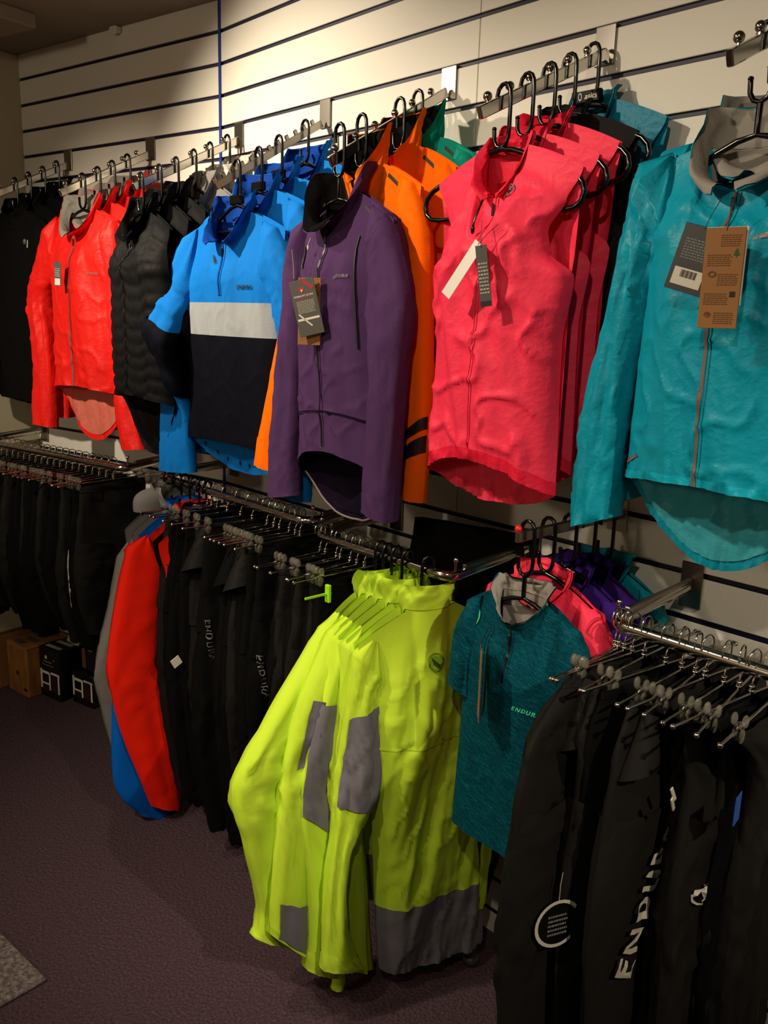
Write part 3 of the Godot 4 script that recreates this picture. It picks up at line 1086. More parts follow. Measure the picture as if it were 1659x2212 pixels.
		if k == 0:
			var sl: Sleeve = info[o].sleeve0
			put("cuff_bar", Buf.new().grid(sl.at, .02, .3, .76, .79, 6, 3, 1.0, .003), M.dark_bar, o)
			put("cuff_bar", Buf.new().grid(sl.at, .02, .3, .805, .845, 6, 3, 1.0, .003), M.dark_bar, o)
			put("cuff_bar", Buf.new().grid(info[o].sleeve1.at, .92, 1.0, .80, .83, 5, 3, -1.0, .003), M.dark_bar, o)

	# blue jerseys with a silver band
	for k in 4:
		var z: float = [.308, .237, .169, .077][k]
		var what: String = ordinal(k) + " blue jersey from the room side"
		var p := on_arm(-2.153, z, k < 3, what) + Vector3([-.015, 0, 0, .01][k], [-.02, 0, 0, 0][k], 0)
		var big := [["yoke", M.blue, 0.0, .37], ["silver_band", M.silver, .37, .51, M.navy], ["lower_panel", M.navy, .51, 1.0, M.blue]]
		var o := garment("cycling_jersey", "blue long-sleeved jersey with silver chest band, " + ["foremost, half over navy lower body", "second, its collar behind the foremost jersey", "third, collar upright between the others", "fourth and nearest the wall, its shoulder lit"][k], "jersey", "blue banded jerseys", p, .0, .0, {"m": M.blue, "split": true, "bands": big, "res": 1.2 if k == 0 else .8,
			"t": {"hw": [Vector2(0, .25), Vector2(.16, .235), Vector2(.3, .235), Vector2(.75, .245), Vector2(1, .262)], "nk": .082, "nd": .085, "nz": .035, "drop": .055, "lens": .655, "lenf": .635, "lenb": .735, "df": .05 if k == 0 else .03, "db": .022, "fold": .013, "crease": .002, "seed": 41.0 + k},
			"sleeves": [{"o": [Vector2(.22, -.045), Vector2(.29, -.15), Vector2(.33, -.3), Vector2(.35, -.5), Vector2(.35, -.76)], "i": [Vector2(.16, -.2), Vector2(.2, -.25), Vector2(.235, -.35), Vector2(.25, -.5), Vector2(.25, -.75)], "z": [.0, .0], "r": [.04, .03], "wrinkle": .004, "bands": [["sleeve", M.blue, 0.0, 1.0]]},
				{"o": [Vector2(-.255, -.05), Vector2(-.30, -.14), Vector2(-.335, -.23), Vector2(-.365, -.31), Vector2(-.375, -.42), Vector2(-.40, -.55), Vector2(-.455, -.79)], "i": [Vector2(-.19, -.2), Vector2(-.215, -.235), Vector2(-.225, -.29), Vector2(-.23, -.38), Vector2(-.235, -.48), Vector2(-.245, -.60), Vector2(-.25, -.77)], "z": [.0, .02, .055, .085, .05, .01, .0], "r": [.04, .03], "wrinkle": .004, "bands": [["sleeve", M.blue, 0.0, 1.0], ["underarm_panel", M.navy, .42, .74, .13, .6, .006]]}],
			"collar": {"h": .055, "hf": .03, "flare": .18, "droop": .045, "m": M.blue, "lin": M.blue_d, "gap": .12}, "zip": M.blue_d, "zip_end": .34, "zip_tape": M.blue, "cuff": M.blue, "cuff_t": .92})
		if k == 0:
			front_text(o, "chest_lettering", "ENDURA", M.dark_print, .118, -.2, .0115, 1.15)
			front_shape(o, "neck_badge", badge_tris(), M.dark_print, -.045, -.075, Vector2(.03, .03), .003)
		for j in 7:
			var tt: Torso = info[o].torso
			if k == 0:
				decal("hem_print", o, M.dark_print, badge_tris(), tt.back, -.75 + .22 * j, .965, Vector2(4.0, 0), Vector2(0, -1.4), Vector2(.014, .014), -1.0, 0.0, .002)

	# black quilted jackets, then pale grey and white ones
	for k in 6:
		var z: float = [.361, .298, .239, .175, .115, .05][k]
		var pale := k > 2
		var what: String = ["front black quilted jacket", "second black quilted jacket", "third black quilted jacket", "grey jacket behind the black quilted ones", "white jacket behind the grey one", "white jacket nearest the wall"][k]
		var p := on_arm(-2.615, z, false, what) + Vector3(.07 if k > 2 else 0.0, 0, 0)
		var m: Material = M.black_s if k < 3 else (M.grey_shell if k == 3 else M.white_s)
		var o := garment("quilted_jacket" if k < 3 else "shell_jacket", ["black quilted sleeveless jacket, foremost on its arm beside the red jacket", "black quilted jacket second on its arm, collar showing", "black quilted jacket third on its arm, shoulder showing", "pale grey jacket shoulder behind the black quilted jackets", "white shell jacket in the pool of light behind the grey one", "white shell jacket nearest the wall beside the blue strip"][k], "jacket", "black quilted jackets" if k < 3 else "", p, .0, .0, {"m": m, "split": true, "res": 1.1 if k == 0 else .75,
			"t": {"hw": [Vector2(0, .185), Vector2(.12, .17), Vector2(.33, .186), Vector2(.7, .19), Vector2(1, .18)], "nk": .066, "nd": .085, "nz": .035, "drop": .055, "lens": .58, "lenf": .56, "lenb": .76, "df": .065 if k == 0 else .03, "db": .025, "fold": .008, "crease": .002, "seed": 51.0 + k, "quilt": 13 if k < 3 else 0, "arm": .3},
			"collar": {"h": .055, "hf": .035, "flare": .16, "droop": .04, "lin": M.black_in if k < 3 else m, "gap": .06}, "zip": M.zip_dark, "tail": M.black_in if k < 3 else m, "hem": m})
		if k == 0:
			front_shape(o, "snap", badge_tris(), M.reflect, -.172, -.075, Vector2(.008, .008), .003)

	# red shell jackets on the turned panel
	for k in 4:
		var z: float = [.298, .236, .175, .109][k]
		var what: String = ordinal(k) + " red jacket from the room side"
		var p := on_far_arm(.37, z, what)
		var o := garment("shell_jacket", "red shell jacket " + ["with a dark swing tag, foremost on its arm", "second on its arm, pale lined collar open", "third on its arm, collar behind the second", "nearest the wall on its arm, under the last black hook"][k], "jacket", "red shell jackets", p, TURN, .0, {"m": M.red, "split": true, "res": 1.15 if k == 0 else .75,
			"t": {"hw": [Vector2(0, .205), Vector2(.2, .19), Vector2(.5, .178), Vector2(1, .19)], "nk": .075, "nd": .09, "nz": .04, "drop": .055, "lens": .62, "lenf": .60, "lenb": .80, "df": .07 if k == 0 else .03, "db": .025, "fold": .016, "crease": .006, "seed": 61.0 + k, "shift": -.01},
			"sleeves": [{"o": [Vector2(.19, -.04), Vector2(.21, -.18), Vector2(.205, -.38), Vector2(.235, -.6), Vector2(.285, -.80)], "i": [Vector2(.12, -.18), Vector2(.13, -.26), Vector2(.13, -.4), Vector2(.15, -.6), Vector2(.19, -.81)], "z": [.0, .0], "r": [.045, .03], "wrinkle": .006},
				{"o": [Vector2(-.19, -.03), Vector2(-.265, -.14), Vector2(-.335, -.28), Vector2(-.32, -.42), Vector2(-.315, -.58), Vector2(-.325, -.76)], "i": [Vector2(-.12, -.18), Vector2(-.18, -.24), Vector2(-.225, -.31), Vector2(-.215, -.42), Vector2(-.205, -.58), Vector2(-.21, -.77)], "z": [.0, .02], "r": [.045, .032], "wrinkle": .007}],
			"cuff": M.red, "cuff_t": .86, "collar": {"h": .055, "hf": .035, "flare": .22, "droop": .045, "lin": M.lining, "gap": .06}, "zip": M.zip_grey, "tail": M.red_in, "hem": M.red})
		if k == 0:
			front_text(o, "chest_lettering", "ENDURA", M.zip_grey, .115, -.215, .0085, 1.2)

	# dark jackets in shadow
	for k in 4:
		var z: float = [.241, .183, .121, .059][k]
		var p := on_far_arm(.88, z, ordinal(k) + " dark jacket from the room side at the left edge")
		var o := garment("dark_jacket", "black jacket in shadow at the left edge, " + ["foremost on its arm", "second on its arm", "third on its arm", "nearest the wall on its arm"][k], "jacket", "dark jackets at the left edge", p, TURN, .0, {"m": M.black, "res": .8,
			"t": {"hw": [Vector2(0, .2), Vector2(.2, .18), Vector2(1, .19)], "nk": .07, "nd": .07, "nz": .03, "drop": .055, "lens": .72, "lenf": .72, "lenb": .74, "df": .032, "db": .024, "seed": 71.0 + k},
			"sleeves": [osl.call(.2, .7)[0], {"o": mirror(osl.call(.2, .7)[0].o), "i": mirror(osl.call(.2, .7)[0].i), "z": [.0, .015], "r": [.032, .026], "wrinkle": .003}], "collar": {"h": .05, "hf": .05, "lin": M.black_in}})
		if k == 0:
			front_shape(o, "chest_print", rect_tris(), M.reflect, .1, -.12, Vector2(.006, .03), .002)
			front_shape(o, "chest_print", badge_tris(), M.dim_print, .082, -.115, Vector2(.018, .02), .002)
	build_tags()

# ------------------------------------------------------------------ swing tags
func tag_card(called: String, label: String, group: String, at: Vector3, turn: Basis, size: Vector2, m: Material, thick := .0012) -> Node3D:
	var o := thing(called, label, "tag", at, 0.0, group)
	o.basis = turn
	put("card", Buf.new().box(Vector3(0, -size.y / 2, 0), Vector3(size.x, size.y, thick), .0004), m, o)
	put("cord", Buf.new().tube([Vector3(0, -.004, thick), Vector3(.002, .02, -.002), Vector3(.004, .045, -.012)], .0007, 5), M.zip_dark, o)
	return o

func print_lines(o: Node3D, m: Material, x0: float, x1: float, y0: float, y1: float, n: int, seed: int) -> void:
	# lines of print too small to read
	var rng := RandomNumberGenerator.new()
	rng.seed = seed
	var b := Buf.new()
	for k in n:
		var y := lerpf(y0, y1, (k + .5) / n)
		var x := x0
		while x < x1 - .002:
			var w := minf(rng.randf_range(.002, .006), x1 - x)
			b.box(Vector3(x + w / 2, y, .0009), Vector3(w, absf(y1 - y0) / n * .42, .0003), .0001)
			x += w + .0012
	put("small_print", b, m, o)

func flat_text(o: Node3D, called: String, text: String, m: Material, x: float, y: float, h: float, wide := 1.0, bold := true) -> void:
	var f := func(u: float, v: float) -> Vector3: return Vector3(u, v, .0008)
	decal(called, o, m, glyphs(text, bold), f, x, y, Vector2(1, 0), Vector2(0, 1), Vector2(h * wide, h), 1.0, 0.0, .0004)

func flat_shape(o: Node3D, called: String, tri: Array, m: Material, x: float, y: float, size: Vector2, turn := 0.0, lift := .0004) -> void:
	var f := func(u: float, v: float) -> Vector3: return Vector3(u, v, .0008)
	var e := Vector2.from_angle(turn)
	decal(called, o, m, tri, f, x, y, e, Vector2(-e.y, e.x), size, 1.0, 0.0, lift)

func build_tags() -> void:
	# on the purple jacket
	var k := tag_card("kraft_tag", "tall brown card tag behind the grey tag on the purple jacket", "", E(-1.628, .085, .452), Basis(Vector3.UP, .5), Vector2(.056, .15), M.kraft)
	print_lines(k, M.kraft_print, -.02, .02, -.018, -.026, 2, 3)
	print_lines(k, M.kraft_print, -.02, .0, -.118, -.126, 2, 4)
	flat_shape(k, "tree_mark", badge_tris(), M.kraft_print, .018, -.035, Vector2(.012, .012))
	var g := tag_card("grey_tag", "grey card tag with a red corner stripe and white cross lines on purple jacket", "", E(-1.632, .08, .474), Basis(Vector3.UP, .6) * Basis(Vector3(0, 0, 1), .24), Vector2(.06, .125), M.card_grey)
	flat_shape(g, "red_stripe", rect_tris(), M.card_red, .012, -.012, Vector2(.034, .005), -.72)
	flat_shape(g, "emblem", [Vector2(-.5, .5), Vector2(.5, .5), Vector2(.5, -.05), Vector2(-.5, .5), Vector2(.5, -.05), Vector2(0, -.5), Vector2(-.5, .5), Vector2(0, -.5), Vector2(-.5, -.05)], M.card_red, -.003, -.024, Vector2(.012, .013))
	flat_shape(g, "emblem_figure", [Vector2(-.5, .4), Vector2(.5, .4), Vector2(0, -.5)], M.card_white, -.003, -.025, Vector2(.005, .007), 0.0, .0007)
	flat_text(g, "tag_lettering", "PRIMALOFT ACTIVE", M.card_white, -.001, -.036, .0038, 1.0)
	print_lines(g, M.card_red, -.021, .02, -.041, -.044, 1, 6)
	print_lines(g, M.reflect, -.021, .021, -.046, -.075, 9, 7)
	flat_shape(g, "white_line", rect_tris(), M.card_white, .0, -.088, Vector2(.052, .005), .0)
	flat_shape(g, "white_line", rect_tris(), M.card_white, -.008, -.09, Vector2(.04, .0032), -.85)
	var b := thing("round_tag", "blue oval card tag with white rim at the left of the purple jacket tags", "tag", E(-1.685, .048, .452), 0.0)
	b.rotation.y = -.9
	b.rotation.z = -.12
	put("rim", Buf.new().ball(Vector3.ZERO, Vector3(.021, .036, .0012), 28, 14), M.card_white, b)
	put("card", Buf.new().ball(Vector3(0, 0, .0006), Vector3(.018, .033, .0012), 28, 14), M.card_blue, b)
	put("cord", Buf.new().tube([Vector3(0, .034, 0), Vector3(.004, .07, .0), Vector3(.012, .1, .0)], .0009, 5), M.reflect, b)
	print_lines(b, M.card_white, -.008, .008, .008, -.012, 3, 12)
	var c := thing("cord_stop", "small pale cord stop hanging at the collar of the purple jacket", "cord", E(-1.665, .165, .43))
	put("bead", Buf.new().ball(Vector3(0, -.012, 0), Vector3(.003, .006, .002), 8, 6), M.reflect, c)
	put("cord", Buf.new().tube([Vector3(0, -.008, 0), Vector3(.001, .0, -.002), Vector3(.004, .012, -.006)], .0008, 5), M.reflect, c)
	# on the turquoise jacket
	var bk := tag_card("black_tag", "black card tag with a barcode sticker, tilted behind the brown tag on turquoise jacket", "", E(-.700, .150, .405), Basis(Vector3.UP, .15) * Basis(Vector3(0, 0, 1), -.27), Vector2(.062, .1), M.card_black)
	flat_shape(bk, "sticker", rect_tris(), M.reflect, .0, -.078, Vector2(.048, .026))
	for j in 12:
		flat_shape(bk, "barcode_bar", rect_tris(), M.card_black, -.012 + j * .0022, -.073, Vector2(.0007 + .0006 * (j % 3), .011), 0.0, .0008)
	print_lines(bk, M.dim_print, -.022, .022, -.02, -.052, 8, 21)
	var wt := tag_card("white_tag", "white card tag edged red, sandwiched behind the brown tag on turquoise jacket", "", E(-.661, .147, .411), Basis(Vector3.UP, .25), Vector2(.06, .113), M.card_white)
	flat_shape(wt, "red_edge", rect_tris(), M.card_red, -.028, -.11, Vector2(.003, .02))
	var kr := tag_card("kraft_tag", "tall brown card tag with small print on the turquoise jacket at right", "", E(-.660, .146, .416), Basis(Vector3.UP, .25), Vector2(.057, .146), M.kraft)
	for j in 5:
		print_lines(kr, M.kraft_print, -.023 if j % 2 else -.006, .012 if j % 2 else .023, -.01 - .028 * j, -.028 - .028 * j, 6, 30 + j)
	flat_shape(kr, "tree_mark", [Vector2(-.5, -.3), Vector2(.5, -.3), Vector2(0, .5), Vector2(-.1, -.5), Vector2(.1, -.5), Vector2(.0, -.2)], mat(Color(.08, .3, .12), .7), .018, -.036, Vector2(.009, .014))
	flat_shape(kr, "square_mark", rect_tris(), M.card_black, .018, -.096, Vector2(.008, .008))
	flat_shape(kr, "emblem", badge_tris(), M.kraft_print, -.015, -.126, Vector2(.01, .008))
	flat_shape(kr, "emblem", ring_tris(.6), M.kraft_print, -.014, -.067, Vector2(.012, .009))
	# on the pink top
	var w := tag_card("white_tag", "narrow white swing tag leaning left on the foremost pink sleeveless top", "", E(-1.140, .143, .425), Basis(Vector3.UP, .1) * Basis(Vector3(1, 0, 0), -.12) * Basis(Vector3(0, 0, 1), -.6), Vector2(.025, .118), M.card_white)
	var w2 := tag_card("barcode_tag", "clear-edged grey card tag beside the white tag on the foremost pink top", "", E(-1.132, .138, .43), Basis(Vector3.UP, .5) * Basis(Vector3(0, 0, 1), .15), Vector2(.022, .112), M.card_grey)
	print_lines(w2, M.reflect, -.009, .009, -.03, -.09, 9, 41)
	flat_shape(w2, "red_foot", rect_tris(), M.maroon, .0, -.107, Vector2(.021, .01))
	# on the red jacket
	var rp := far_panel(.375, .155, .405)
	var rt := tag_card("dark_tag", "narrow dark card tag with a white sticker on the foremost red jacket", "", rp, Basis(Vector3.UP, .5) * Basis(Vector3(0, 0, 1), -.05), Vector2(.028, .08), M.card_grey)
	flat_shape(rt, "sticker", rect_tris(), M.card_white, .0, -.066, Vector2(.022, .022))
	print_lines(rt, M.reflect, -.01, .01, -.02, -.05, 5, 51)

func on_rail(x: float, y: float, z: float, yaw: float, what: String) -> Vector3:
	hanger("slim_hanger", hook_label(0, what), "black hangers on the rails", E(x, y + .0145, z), yaw)
	return E(x, y + .0145 - .103, z)

func build_lower_row() -> void:
	var rng := RandomNumberGenerator.new()
	rng.seed = 77
	rail("chrome clothes rail at the left edge packed with short black tights", far_panel(0, 0, 0), TURN, -1.15, -.2, -.548, .3, [true, true])
	rail("middle chrome clothes rail with the red jacket and long black tights", E(0, 0, 0), 0.0, -2.66, -1.83, -.545, .3, [true, true])
	rail("chrome clothes rail carrying the yellow jackets", E(0, 0, 0), 0.0, -1.79, -1.295, -.57, .3, [true, true])
	rail("chrome clothes rail at the right edge with black winter tights", E(0, 0, 0), 0.0, -.865, -.3, -.555, .3, [true, true])

	# far left rail: short black tights
	for k in 22:
		var u := 1.12 - k * .041
		var what := ordinal(k) + " from left edge of far left rail"
		var yw := TURN + PI / 2 + rng.randf_range(-.14, .14)
		var at := far_panel(u, -.548 + .0145, .3)
		hanger("clip_hanger", "chrome clip hanger, " + what, "clip hangers on the far left rail", at, yw)
		var o := trousers("short_tights", "short black tights, " + what, "black tights on the far left rail", at + Vector3(0, -.07, 0), yw, {"len": .60 + rng.randf_range(-.06, .06), "w": .135, "seed": 100.0 + k, "res": .6, "ease": rng.randf_range(0, .03), "m": M.black if k % 3 else M.charcoal, "cat": "tights"})
		if k in [9, 18]:
			decal("hem_lettering", o, M.reflect, glyphs("ENDURA", true), info[o].legL.at, .25, .9, Vector2(2.0, 0), Vector2(0, -2.4), Vector2(.013, .01), -1.0, .2, .005)
		if k == 8:
			decal("leg_lettering", o, M.reflect, glyphs("ENDURA", true), info[o].legL.at, .25, .1, Vector2(.2, -2.4), Vector2(-2.0, .0), Vector2(.036, .028), -1.0, .2, .006)
		if k == 19:
			put("white_inset", Buf.new().grid(info[o].legL.at, .02, .2, .1, .75, 5, 20, -1.0, .002), M.white_s, o)

	# middle rail: grey, blue and red jackets on black hangers, then long black tights
	var mids := [[-2.60, M.grey_shell, "grey hooded jacket leftmost on the middle rail", .86, .0], [-2.545, M.grey_shell, "grey shell jacket between the hooded grey one and the blue one", .80, .0], [-2.49, M.blue_s, "bright blue jacket between the grey jackets and the red jacket", .92, .0], [-2.43, M.coral, "orange-red jacket with long folded sleeve", .88, .0], [-2.385, M.black, "black jacket squeezed in beside the orange-red jacket", .8, .0], [-2.35, M.coral, "red jacket with pale collar lining beside the black tights", .8, .0]]
	for k in mids.size():
		var d: Array = mids[k]
		var p := on_rail(d[0], -.545, .3, PI / 2, d[2])
		var o := garment("rail_jacket", d[2], "jacket", "jackets on the middle rail", p, PI / 2 + [.12, .1, .06, .0, .0, .0][k], .0, {"m": d[1], "res": .95 if k < 4 else .6,
			"t": {"hw": [Vector2(0, .17), Vector2(.2, .15), Vector2(1, .14)], "nk": .06, "nd": .06, "nz": .028, "drop": .06, "lens": .80 if k < 3 else .72, "lenf": .78 if k < 3 else .72, "lenb": 1.0 if k == 2 else .82, "df": .024, "db": .022, "fold": .008, "crease": .003, "seed": 121.0 + k},
			"sleeves": [{"o": [[Vector2(-0.204, -0.147), Vector2(-0.259, -0.342), Vector2(-0.307, -0.515), Vector2(-0.289, -0.643), Vector2(-0.249, -0.858)], [Vector2(-0.184, -0.147), Vector2(-0.239, -0.342), Vector2(-0.287, -0.515), Vector2(-0.269, -0.643), Vector2(-0.229, -0.858)], [Vector2(-0.152, -0.100), Vector2(-0.221, -0.257), Vector2(-0.274, -0.416), Vector2(-0.304, -0.843), Vector2(-0.216, -1.011)], [Vector2(-0.242, -0.073), Vector2(-0.287, -0.258), Vector2(-0.321, -0.455), Vector2(-0.295, -0.626), Vector2(-0.246, -0.804), Vector2(-0.194, -0.965)]][mini(k, 3)], "i": [[Vector2(-0.100, -0.170), Vector2(-0.140, -0.400), Vector2(-0.160, -0.600), Vector2(-0.170, -0.880)], [Vector2(-0.100, -0.170), Vector2(-0.140, -0.400), Vector2(-0.160, -0.600), Vector2(-0.170, -0.880)], [Vector2(-0.100, -0.170), Vector2(-0.120, -0.400), Vector2(-0.120, -0.700), Vector2(-0.080, -1.090)], [Vector2(-0.100, -0.170), Vector2(-0.136, -0.431), Vector2(-0.102, -0.685), Vector2(-0.088, -1.015)]][mini(k, 3)], "z": [.01, .02], "r": [.03, .028], "wrinkle": .005}] if k < 4 else [], "collar": {"h": .075 if k < 2 else .04, "hf": .06, "flare": .1, "droop": .01, "lin": M.white_s if k == 5 else d[1]}})
		if k == 0:
			var c := func(a: float, b: float) -> Vector3: return Vector3(cos(a) * sin(b) * .075 - .05, pow(absf(cos(b)), .7) * signf(cos(b)) * .055 + .005, sin(a) * sin(b) * .045 - .015)
			put("hood", Buf.new().grid(c, -PI, PI, .01, 1.75, 26, 12, 1.0), d[1], o)
			decal("hood_lettering", o, M.reflect, glyphs("ENDURA", true), info[o].torso.front, -.4, .02, Vector2(5.5, 0), Vector2(0, -1.3), Vector2(.014, .01), -1.0, .2, .03)
			front_shape(o, "shoulder_tab", rect_tris(), M.coral, -.15, -.06, Vector2(.04, .012), .004, .4)
			put("dark_piping", Buf.new().grid(info[o].sleeve0.at, .42, .5, 0.02, .55, 3, 24, -1.0, .003), M.zip_dark, o)
		if k == 3:
			put("cuff_flash", Buf.new().grid(info[o].sleeve0.at, .56, .72, .915, .928, 5, 2, -1.0, .003), M.zip_grey, o)
	var xs2 := [-2.348, -2.323, -2.29, -2.232, -2.157, -2.095, -2.019, -1.985, -1.957, -1.911, -1.882, -1.860]
	for k in xs2.size():
		var what := ordinal(k) + " after the red jackets on the middle rail"
		var yw := PI / 2 + rng.randf_range(-.15, .1)
		var at := E(xs2[k], -.545 + .0145, .3)
		hanger("clip_hanger", "chrome clip hanger, " + what, "clip hangers on the middle rail", at, yw)
		var o := trousers("long_tights", "long black tights, " + what, "long black tights on the middle rail", at + Vector3(0, -.07, 0), yw, {"len": .93 + rng.randf_range(-.03, .03), "w": .14, "seed": 140.0 + k, "res": .75, "ease": rng.randf_range(0, .04), "m": M.black if k % 4 else M.charcoal, "cat": "tights",
			"folds": [[Vector2(-.12, .0), Vector2(-.15, -.13), .05, .02]] if k in [4, 6, 8] else []})
		if k in [5, 6, 8, 9, 11]:
			decal("leg_lettering", o, M.dim_print, split_tris(glyphs("ENDURA", false)), info[o].legL.at, .13, [.2, .2, .0, .26, .22, .0, .24][k - 5], Vector2(.5, 1.2), Vector2(1.65, -.4), Vector2(.027, .022), -1.0, .2, .005)
		if k == 3:
			put("reflective_piping", Buf.new().grid(info[o].legL.at, .2, .22, .45, .68, 2, 16, -1.0, .004), M.reflect, o)
			put("white_tab", Buf.new().box(Vector3(-.2, -.42, .03), Vector3(.03, .03, .002), .0006, Basis(Vector3(0, 0, 1), .5)), M.white, o)

	# rail with the yellow jackets
	var xs3 := [-1.77, -1.746, -1.701, -1.684, -1.644, -1.617, -1.588]
	for k in xs3.size():
		var what := ordinal(k) + " before the yellow jackets"
		var yw := PI / 2 + rng.randf_range(-.12, .12)
		var at := E(xs3[k], -.57 + .0145, .3)
		hanger("clip_hanger", "chrome clip hanger, " + what, "clip hangers beside the yellow jackets", at, yw)
		trousers("black_shorts", "black shorts, " + what, "black shorts beside the yellow jackets", at + Vector3(0, -.07, 0), yw, {"len": .62 + rng.randf_range(-.04, .04), "w": .14, "seed": 170.0 + k, "res": .7, "m": M.charcoal if k % 2 else M.black, "cat": "shorts"})
	var gc := put("size_clip", Buf.new().box(Vector3(0, 0, 0), Vector3(.016, .045, .01), .002).box(Vector3(.0, .0, .03), Vector3(.004, .006, .08), .001), M.greenclip, self)
	gc.position = E(-1.57, -.655, .43)
	tag(gc, "small lime green plastic clip on the hanger bar left of the yellow jackets", "clip")
	var bl := trousers("black_trousers", "black trousers hanging in the dark behind the yellow jackets", "", E(-1.42, -.5, .11), .3, {"len": 1.0, "w": .15, "seed": 190.0, "res": .7})
	var yel := [[-1.527, .0, -.03], [-1.50, .04, .0], [-1.468, .0, .0], [-1.43, -.05, .0], [-1.36, -.22, .0]]
	for k in 5:
		var d: Array = yel[k]
		var what: String = ["yellow jacket furthest left, elbow stuck out", "second yellow jacket", "third yellow jacket", "fourth yellow jacket", "yellow jacket nearest, back turned to the room"][k]
		var p := on_rail(d[0], -.565, .3, -PI / 2 + d[1], what)
		var near := k == 4
		var lo: Array = [[Vector2(0.190, -0.053), Vector2(0.358, -0.253), Vector2(0.445, -0.373), Vector2(0.429, -0.507), Vector2(0.399, -0.703), Vector2(0.418, -0.768)],
			[Vector2(0.190, -0.062), Vector2(0.275, -0.199), Vector2(0.326, -0.357), Vector2(0.345, -0.468), Vector2(0.365, -0.642), Vector2(0.371, -0.763)],
			[Vector2(0.190, -0.074), Vector2(0.232, -0.200), Vector2(0.283, -0.358), Vector2(0.296, -0.472), Vector2(0.280, -0.662), Vector2(0.278, -0.895)],
			[Vector2(0.190, -0.076), Vector2(0.201, -0.195), Vector2(0.225, -0.362), Vector2(0.229, -0.480), Vector2(0.204, -0.676), Vector2(0.206, -0.909)],
			[Vector2(0.190, -0.088), Vector2(0.210, -0.223), Vector2(0.231, -0.364), Vector2(0.244, -0.499), Vector2(0.265, -0.671), Vector2(0.274, -0.865)]][k]
		var li: Array = [[Vector2(0.110, -0.170), Vector2(0.186, -0.234), Vector2(0.254, -0.285), Vector2(0.294, -0.380), Vector2(0.307, -0.496), Vector2(0.292, -0.690), Vector2(0.248, -0.908)],
			[Vector2(0.110, -0.170), Vector2(0.193, -0.222), Vector2(0.205, -0.338), Vector2(0.230, -0.513), Vector2(0.256, -0.691), Vector2(0.269, -0.881)],
			[Vector2(0.110, -0.170), Vector2(0.163, -0.219), Vector2(0.173, -0.396), Vector2(0.183, -0.579), Vector2(0.186, -0.771), Vector2(0.182, -0.967)],
			[Vector2(0.110, -0.170), Vector2(0.138, -0.213), Vector2(0.137, -0.453), Vector2(0.124, -0.648), Vector2(0.098, -0.968)],
			[Vector2(0.110, -0.170), Vector2(0.139, -0.187), Vector2(0.126, -0.307), Vector2(0.139, -0.469), Vector2(0.200, -0.578), Vector2(0.209, -0.760), Vector2(0.161, -0.902)]][k]
		var sb := [["sleeve", M.lime, 0.0, 1.0]]
		if k > 0:
			sb.append(["grey_sleeve_patch", M.grey_patch, [0, .2, .22, .4, .22][k], [0, .42, .6, .62, .52][k], [0, .55, .55, .55, .53][k], [0, .85, .95, .9, .93][k], .006])
		if k == 1:
			sb.append(["grey_cuff_patch", M.grey_patch, .84, .98, .6, .9, .006])
		var o := garment("high_visibility_jacket", ["fluorescent yellow jacket at the left end of its group, elbow pointing out", "fluorescent yellow jacket second in its group, grey sleeve patch", "fluorescent yellow jacket third in its group, grey pentagon elbow patch", "fluorescent yellow jacket fourth in its group, grey oval on its shoulder", "fluorescent yellow jacket nearest, back and small round badge showing"][k], "jacket", "fluorescent yellow jackets", p, -PI / 2 + d[1], d[2], {"m": M.lime, "split": true, "res": 1.25 if near else .95,
			"bands": [["yoke", M.lime, 0.0, .34], ["body", M.lime, .34, .8], ["grey_hem_panel", M.grey_patch, .8, 1.0]],
			"t": {"hw": [Vector2(0, .185), Vector2(.2, .155), Vector2(.5, .15), Vector2(1, .16 if near else .1)], "nk": .06, "nd": .06, "nz": .035, "drop": .065, "lens": .95 if near else .85, "lenf": .92 if near else .82, "lenb": .95 if near else .85, "shift": -.06, "thick": .02, "df": .026, "db": .06 if near else .022, "fold": .028 if near else .01, "crease": .006, "seed": 201.0 + k, "gather": .003},
			"sleeves": [{"o": lo, "i": li, "z": [.0, -.02], "r": [.03, .028], "wrinkle": .006, "bands": sb}, {"o": [Vector2(-.16, -.04), Vector2(-.2, -.2), Vector2(-.215, -.45), Vector2(-.22, -.7), Vector2(-.21, -.85)], "i": [Vector2(-.1, -.18), Vector2(-.12, -.3), Vector2(-.13, -.45), Vector2(-.13, -.7), Vector2(-.13, -.86)], "z": [.0, .0], "r": [.04, .035], "wrinkle": .006}],
			"cuff": M.lime, "cuff_t": .94, "collar": {"h": .06, "hf": .05, "flare": .12, "droop": .02, "lin": M.lime}})
		if near:
			var tt: Torso = info[o].torso
			decal("back_badge", o, M.lime_print, badge_tris(), tt.back, .0, .13, Vector2(-6.0, 0), Vector2(0, -1.15), Vector2(.042, .042), 1.0, 0.0, .003)
			put("yoke_seam", Buf.new().grid(tt.back, -.97, .97, .338, .344, 30, 2, 1.0, .0025), M.lime, o)
		if k == 3:
			decal("grey_oval", o, M.grey_patch, ring_tris(.0), info[o].sleeve0.at, .68, .02, Vector2(5.5, 0), Vector2(0, -1.2), Vector2(.035, .07), 1.0, 0.0, .003)
		if k == 3:
			put("hood_tip", Buf.new().tube([Vector3(.18, -.9, .0), Vector3(.185, -.95, .0), Vector3(.18, -.98, .0), Vector3(.186, -1.0, .0)], .017, 8), M.lime, o)

	# straight arm with jersey tops under the turquoise jackets
	var arm := thing("display_arm", "straight low display arm with a red end cap above the teal top", "display arm", E(-1.06, 0, 0), 0.0)
	put("bracket", Buf.new().box(Vector3(0, -.415, .005), Vector3(.05, .08, .004), .001), M.steel, arm)
	put("bar", Buf.new().box(Vector3(0, -.418, .18), Vector3(.01, .022, .36), .002), M.steel, arm)
